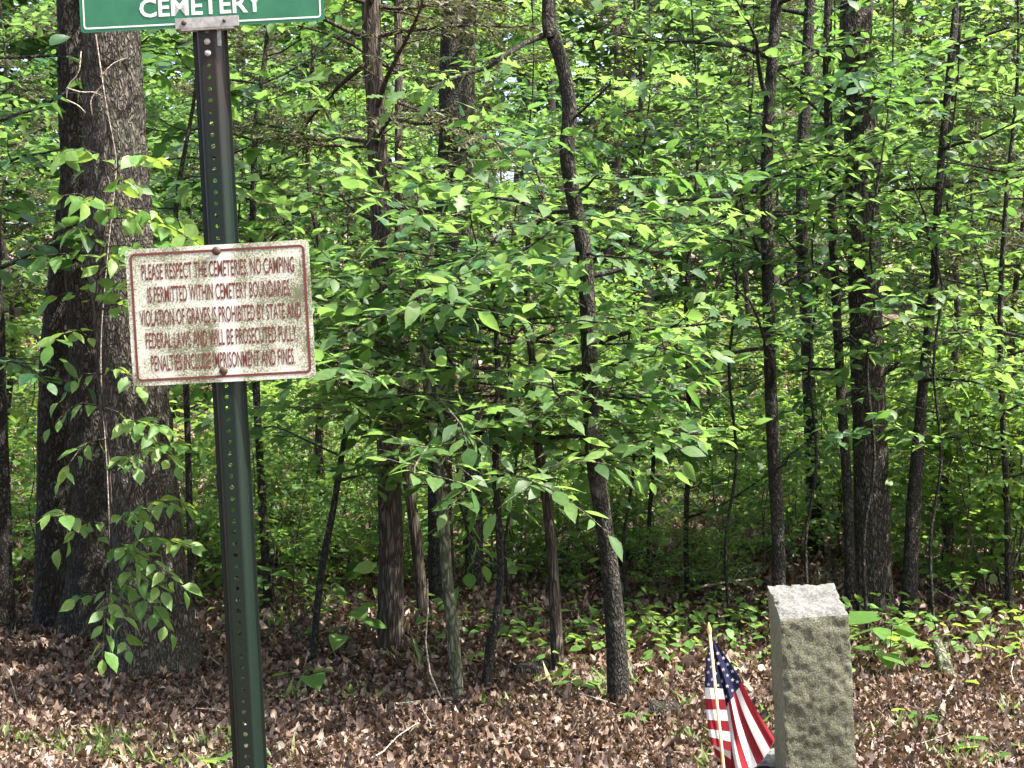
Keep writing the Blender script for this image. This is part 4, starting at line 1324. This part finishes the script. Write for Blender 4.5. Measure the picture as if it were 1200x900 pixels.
fallen('fallen_branch', 'pale stick beside the broken snag, right of the stone marker', 'branch', [(1106, 830, 0.015), (1112, 818, 0.02), (1118, 806, 0.03)], 0.010, 0.006, M_pale)
fallen('fallen_log', 'dark log far back on the slope among the shrubs', 'log', [(712, 668, 0.03), (748, 663, 0.04), (785, 661, 0.03)], 0.055, 0.045, M_bark)


def stump():
    c = foot(778, 842)
    c[2] = float(ground_z(c[0], c[1]))
    wood = Soup()
    make_trunk(wood, [c + [0, 0, -0.06], c + [0, 0, 0.015], c + [0.01, 0, 0.045], c + [0.012, 0, 0.06]], [0.075, 0.065, 0.05, 0.025], 14, 24, 0.25, 0.25, 9)
    wood.tube([c + [0.012, 0, 0.055], c + [0.012, 0, 0.062]], [0.04, 0.015], 14)
    o = link('tree_stump', wood.mesh('tree_stump', [M_oak_dark_shade], origin=c))
    o.location = c
    tag(o, 'low weathered dark stump in the litter left of the flag', 'stump')


stump()


def seedling(label, spots, px, py, h, n, size, mat=None, group=None, tm=T_WIDE, d=None):
    c = foot(px, py) if d is None else np.array([P(px, py, d)[0], d, 0.0])
    c[2] = float(ground_z(c[0], c[1]))
    root = thing('seedling', c, label, 'seedling', group)
    wood = Soup(); lv = Leaves()
    st = wander(c + [0, 0, -0.02], (RNG.normal(0, 0.15), RNG.normal(0, 0.15), 1), h, 6, 0.06)
    wood.tube(st, np.linspace(0.003, 0.0015, 6), 6)
    az = RNG.uniform(0, 6.28)
    for k in range(n):
        i = int(np.clip(round(5 - k * 0.5), 2, 5))
        az += 2.4
        e = st[i] + np.array([math.cos(az), math.sin(az), 0.3]) * size * 0.5
        wood.tube([st[i], (st[i] + e) / 2 + [0, 0, 0.005], e], [0.0015, 0.0012, 0.001], 4)
        lv = Leaves()
        lv.add(e[None], np.array([[math.cos(az), math.sin(az), -0.1]]), np.array([[RNG.normal(0, 0.15), RNG.normal(0, 0.15), 1.0]]), size * RNG.uniform(0.8, 1.15), RNG.uniform(0.4, 0.8))
        link('leaf', lv.mesh('leaf', mat or M_leaf_y, tm, 1.0, 0.2, c), root)
    link('stem', wood.mesh('stem', [M_mossy], origin=c), root)


seedling('seedling with two broad round leaves close behind the sign post foot', None, 287, 910, 0.17, 3, 0.13, d=4.3)
seedling('broad leaved seedling between the leaning sapling and the brown cedar trunk', None, 398, 772, 0.30, 7, 0.13)
seedling('low broad leaved seedling in the litter just below the leaning sapling', None, 362, 810, 0.09, 4, 0.10)
seedling('leafy seedling hugging the right side of the stone marker at its back', None, 1008, 800, 0.32, 8, 0.12)
seedling('second leafy seedling in front of the thick grey oak', None, 1042, 792, 0.28, 7, 0.12)
seedling('low seedling with round leaves at the lower right corner', None, 1168, 893, 0.06, 4, 0.11)
seedling('small seedling in the open litter at the far right of the marker', None, 1082, 848, 0.06, 4, 0.08)
seedling('tiny bright seedling in front of the curving dark tree', None, 742, 852, 0.07, 5, 0.06)
seedling('small seedling between the curving tree and the brown sapling', None, 676, 818, 0.10, 6, 0.07)
seedling('bright yellow green seedling at the bottom edge left of the post', None, 240, 898, 0.05, 5, 0.08)


# ------------------------------------------------------------------ background trees: one of each kind, then copies
def proto(name, label, cat, h, r, bark, leaf, tmpl, autos, lsize, spacing, seed, wid=1.0, group=None, stems=1, droop=0.15, lean=0.3, flat=0.75, seg=10):
    root = thing(name, (0, 0, 0), label, cat, group)
    wood = Soup(); lv = Leaves()
    for sidx in range(stems):
        if stems > 1:
            a = RNG.uniform(0, 6.28)
            tip = np.array([math.cos(a) * h * 0.25, math.sin(a) * h * 0.25, h * RNG.uniform(0.7, 1.05)])
            b0 = np.array([math.cos(a) * 0.08, math.sin(a) * 0.08, -0.1])
        else:
            tip = np.array([RNG.normal(0, lean), RNG.normal(0, lean), h]); b0 = np.array([0, 0, -0.15])
        path = [b0] + [b0 + (tip - b0) * f + np.append(RNG.normal(0, 0.03 * h ** 0.5, 2), 0) for f in (0.2, 0.4, 0.6, 0.8)] + [tip]
        sp, rr = make_trunk(wood, path, np.linspace(r, max(r * 0.2, 0.003), 6), max(12, int(h / 0.25)), seg, 0.05, 0.15, seed + sidx)
        for a in autos:
            zs = np.linspace(a['z0'], a['z1'], a['n']) * h + RNG.normal(0, 0.05, a['n'])
            az = RNG.uniform(0, 6.28)
            for k, z in enumerate(zs):
                i = int(np.argmin(np.abs(sp[:, 2] - z)))
                az += 2.4 + RNG.normal(0, 0.35)
                el = R(RNG.uniform(*a.get('el', (0, 30))))
                L = a['len'] * RNG.uniform(0.6, 1.25) * (1.0 - a.get('cone', 0.0) * k / a['n'])
                add_branch(wood, lv, sp[i], (math.cos(az) * math.cos(el), math.sin(az) * math.cos(el), math.sin(el)), L, min(rr[i] * 0.5, 0.002 + 0.006 * L), lsize, spacing, a.get('twigs', 5),
                           droop=droop, flat=flat, lift=a.get('lift', 0.0), tw_len=a.get('tw', 0.4))
    link('trunk', wood.mesh('trunk', [bark]), root)
    link('crown', lv.mesh('crown', leaf, tmpl, wid, 0.25), root)
    return root


G_U, G_S, G_C, G_K = 'leafy background trees', 'shrubs on the forest floor', 'cedars in the background', 'tall background trunks'
L_U = 'slender leafy tree deep in the background of the wood'
L_S = 'low leafy shrub on the forest floor among the background trees'
L_C = 'olive brown cedar with fine bare twigs in the background of the wood'
L_K = 'tall dark background trunk with its crown above the frame'
protos_u = [
    proto('understory_tree', L_U, 'tree', 5.2, 0.022, M_bark, M_leaf, T_SMALL, [dict(n=24, z0=0.34, z1=0.97, len=1.15, twigs=8, el=(0, 30))], 0.12, 0.045, 41, 1.25, G_U),
    proto('understory_tree', L_U, 'tree', 6.4, 0.027, M_bark, M_leaf_y, T_SMALL, [dict(n=27, z0=0.36, z1=0.97, len=1.25, twigs=8, el=(0, 30))], 0.12, 0.045, 42, 1.25, G_U),
    proto('understory_tree', L_U, 'tree', 7.5, 0.032, M_brown, M_leaf_b, T_SMALL, [dict(n=30, z0=0.34, z1=0.97, len=1.4, twigs=8, el=(0, 35))], 0.135, 0.05, 43, 1.25, G_U)]
protos_s = [
    proto('shrub', L_S, 'shrub', 1.5, 0.009, M_twig, M_leaf_y, T_SMALL, [dict(n=12, z0=0.12, z1=0.95, len=0.58, twigs=4, el=(0, 40))], 0.092, 0.040, 51, 1.2, G_S, stems=4, seg=6),
    proto('shrub', L_S, 'shrub', 2.2, 0.011, M_twig, M_leaf_y, T_SMALL, [dict(n=15, z0=0.12, z1=0.95, len=0.68, twigs=4, el=(0, 40))], 0.098, 0.044, 52, 1.2, G_S, stems=4, seg=6)]
protos_c = [
    proto('cedar_tree', L_C, 'tree', 6.5, 0.048, M_brown, M_cedar, T_FAR, [dict(n=46, z0=0.28, z1=0.9, len=1.35, twigs=15, el=(-12, 18), cone=0.5, tw=0.4)], 0.055, 0.0085, 61, 0.45, G_C, flat=0.2, droop=0.3)]
protos_k = [
    proto('forest_tree', L_K, 'tree', 14.0, 0.15, M_bark, M_leaf, T_SMALL, [dict(n=22, z0=0.38, z1=0.97, len=2.4, twigs=7, el=(5, 50))], 0.17, 0.32, 71, 1.2, G_K, lean=0.5, seg=16),
    proto('forest_tree', L_K, 'tree', 12.0, 0.10, M_oak, M_leaf_y, T_SMALL, [dict(n=22, z0=0.36, z1=0.97, len=2.0, twigs=7, el=(5, 50))], 0.16, 0.30, 72, 1.2, G_K, lean=0.4, seg=14)]
used = set()
taken_u = []


def put(pr, x, y, sc=1.0, label=None, group=None):
    rz = RNG.uniform(0, 6.28)
    z = float(ground_z(x, y))
    if pr.name not in used:
        used.add(pr.name)
        pr.location = (x, y, z); pr.rotation_euler = (0, 0, rz); pr.scale = (sc,) * 3
        if label: pr['label'] = label
        return pr
    return copy_thing(pr, (x, y, z), rz, sc, label, group)


def scatter(protos, n, y0, y1, smin, smax, mind, power=1.0, side=1.5, taken=[]):
    k = tries = 0
    while k < n and tries < 6000:
        tries += 1
        y = y0 + (y1 - y0) * RNG.random() ** power
        x = RNG.uniform(-1, 1) * (0.37 * y + side)
        if any((x - a) ** 2 + (y - b) ** 2 < (mind) ** 2 for a, b in taken):
            continue
        taken.append((x, y))
        put(protos[int(RNG.integers(len(protos)))], x, y, RNG.uniform(smin, smax))
        k += 1


for px, dd, sc in ((395, 8.8, 0.62), (550, 9.4, 0.66), (1120, 8.1, 0.62), (1178, 8.9, 0.6), (870, 16.5, 0.9), (15, 9.5, 0.6), (745, 17, 1.0), (300, 17, 0.9)):
    p = P(px, 400, dd)
    put(protos_c[0], p[0], p[1], sc)
for px, dd, sc in ((1130, 8.0, 0.85), (1168, 7.5, 0.6), (1195, 7.9, 0.8), (1095, 8.6, 0.5), (868, 8.0, 0.45), (762, 8.9, 0.5), (700, 8.5, 0.4), (622, 8.4, 0.45), (430, 8.6, 0.5), (335, 7.4, 0.45), (255, 8.0, 0.6), (385, 9.0, 0.5), (940, 8.6, 0.5), (1050, 9.4, 0.5), (30, 8.4, 0.7), (1215, 8.6, 0.8), (-20, 9.5, 0.8), (60, 10.5, 0.7)):
    p = P(px, 400, dd)
    put(protos_s[int(RNG.integers(2))], p[0], p[1], sc)
for px, dd, sc in ((1152, 9.6, 0.62), (1225, 8.6, 0.6), (-10, 9.0, 0.65), (262, 9.3, 0.6), (835, 16.6, 0.8), (690, 16.9, 0.8), (930, 17.4, 0.8), (600, 16.4, 0.8), (400, 17, 0.8), (1000, 16.8, 0.85), (1110, 17.5, 0.9), (500, 17.8, 0.9), (200, 16.8, 0.85)):
    p = P(px, 400, dd)
    taken_u.append((p[0], p[1])); put(protos_u[int(RNG.integers(3))], p[0], p[1], sc)
scatter(protos_u, 34, 18.5, 38.0, 0.6, 1.3, 1.2, 0.8)
scatter(protos_k, 10, 21.0, 42.0, 0.85, 1.25, 1.3, 0.8, 3.0)
scatter(protos_s, 80, 7.4, 13.0, 0.16, 0.40, 0.3)
scatter(protos_s, 50, 12.0, 24.0, 0.3, 1.0, 0.6)
for k in range(26):                        # thicker brush to the right and behind the middle saplings
    y = RNG.uniform(8.4, 15.0); px = RNG.uniform(820, 1240) if k % 4 else RNG.uniform(240, 700)
    p = P(px, 400, y)
    put(protos_s[k % 2], p[0], p[1], RNG.uniform(0.32, 0.66) * (1.0 if px < 1000 else 1.3))


# the far wood, which nobody could count
def make_far_wood():
    lv = Leaves()
    k = 130000
    y = RNG.uniform(40, 58, k)
    x = RNG.uniform(-1, 1, k) * (0.42 * y + 6)
    z = RNG.uniform(0, 1, k) ** 0.9 * 19
    dens = vnoise(x * 0.5, z * 0.5 + y * 0.3, 77)
    keep = dens > 0.2
    x, y, z = x[keep], y[keep], z[keep]
    k = len(x)
    az = RNG.uniform(0, 6.28, k)
    ax = np.stack([np.cos(az), np.sin(az), RNG.normal(-0.2, 0.3, k)], -1)
    nr = np.tile(UP, (k, 1)) + RNG.normal(0, 0.5, (k, 3))
    lv.add(np.stack([x, y, z + ground_z(x, y)], -1), ax, nr, RNG.uniform(0.28, 0.58, k))
    me = lv.mesh('far_wood', M_leaf, T_FAR, 1.1, 0.3)
    tag(link('far_wood', me), 'dense mass of far off leafy trees closing the view', None, None, 'stuff')


make_far_wood()
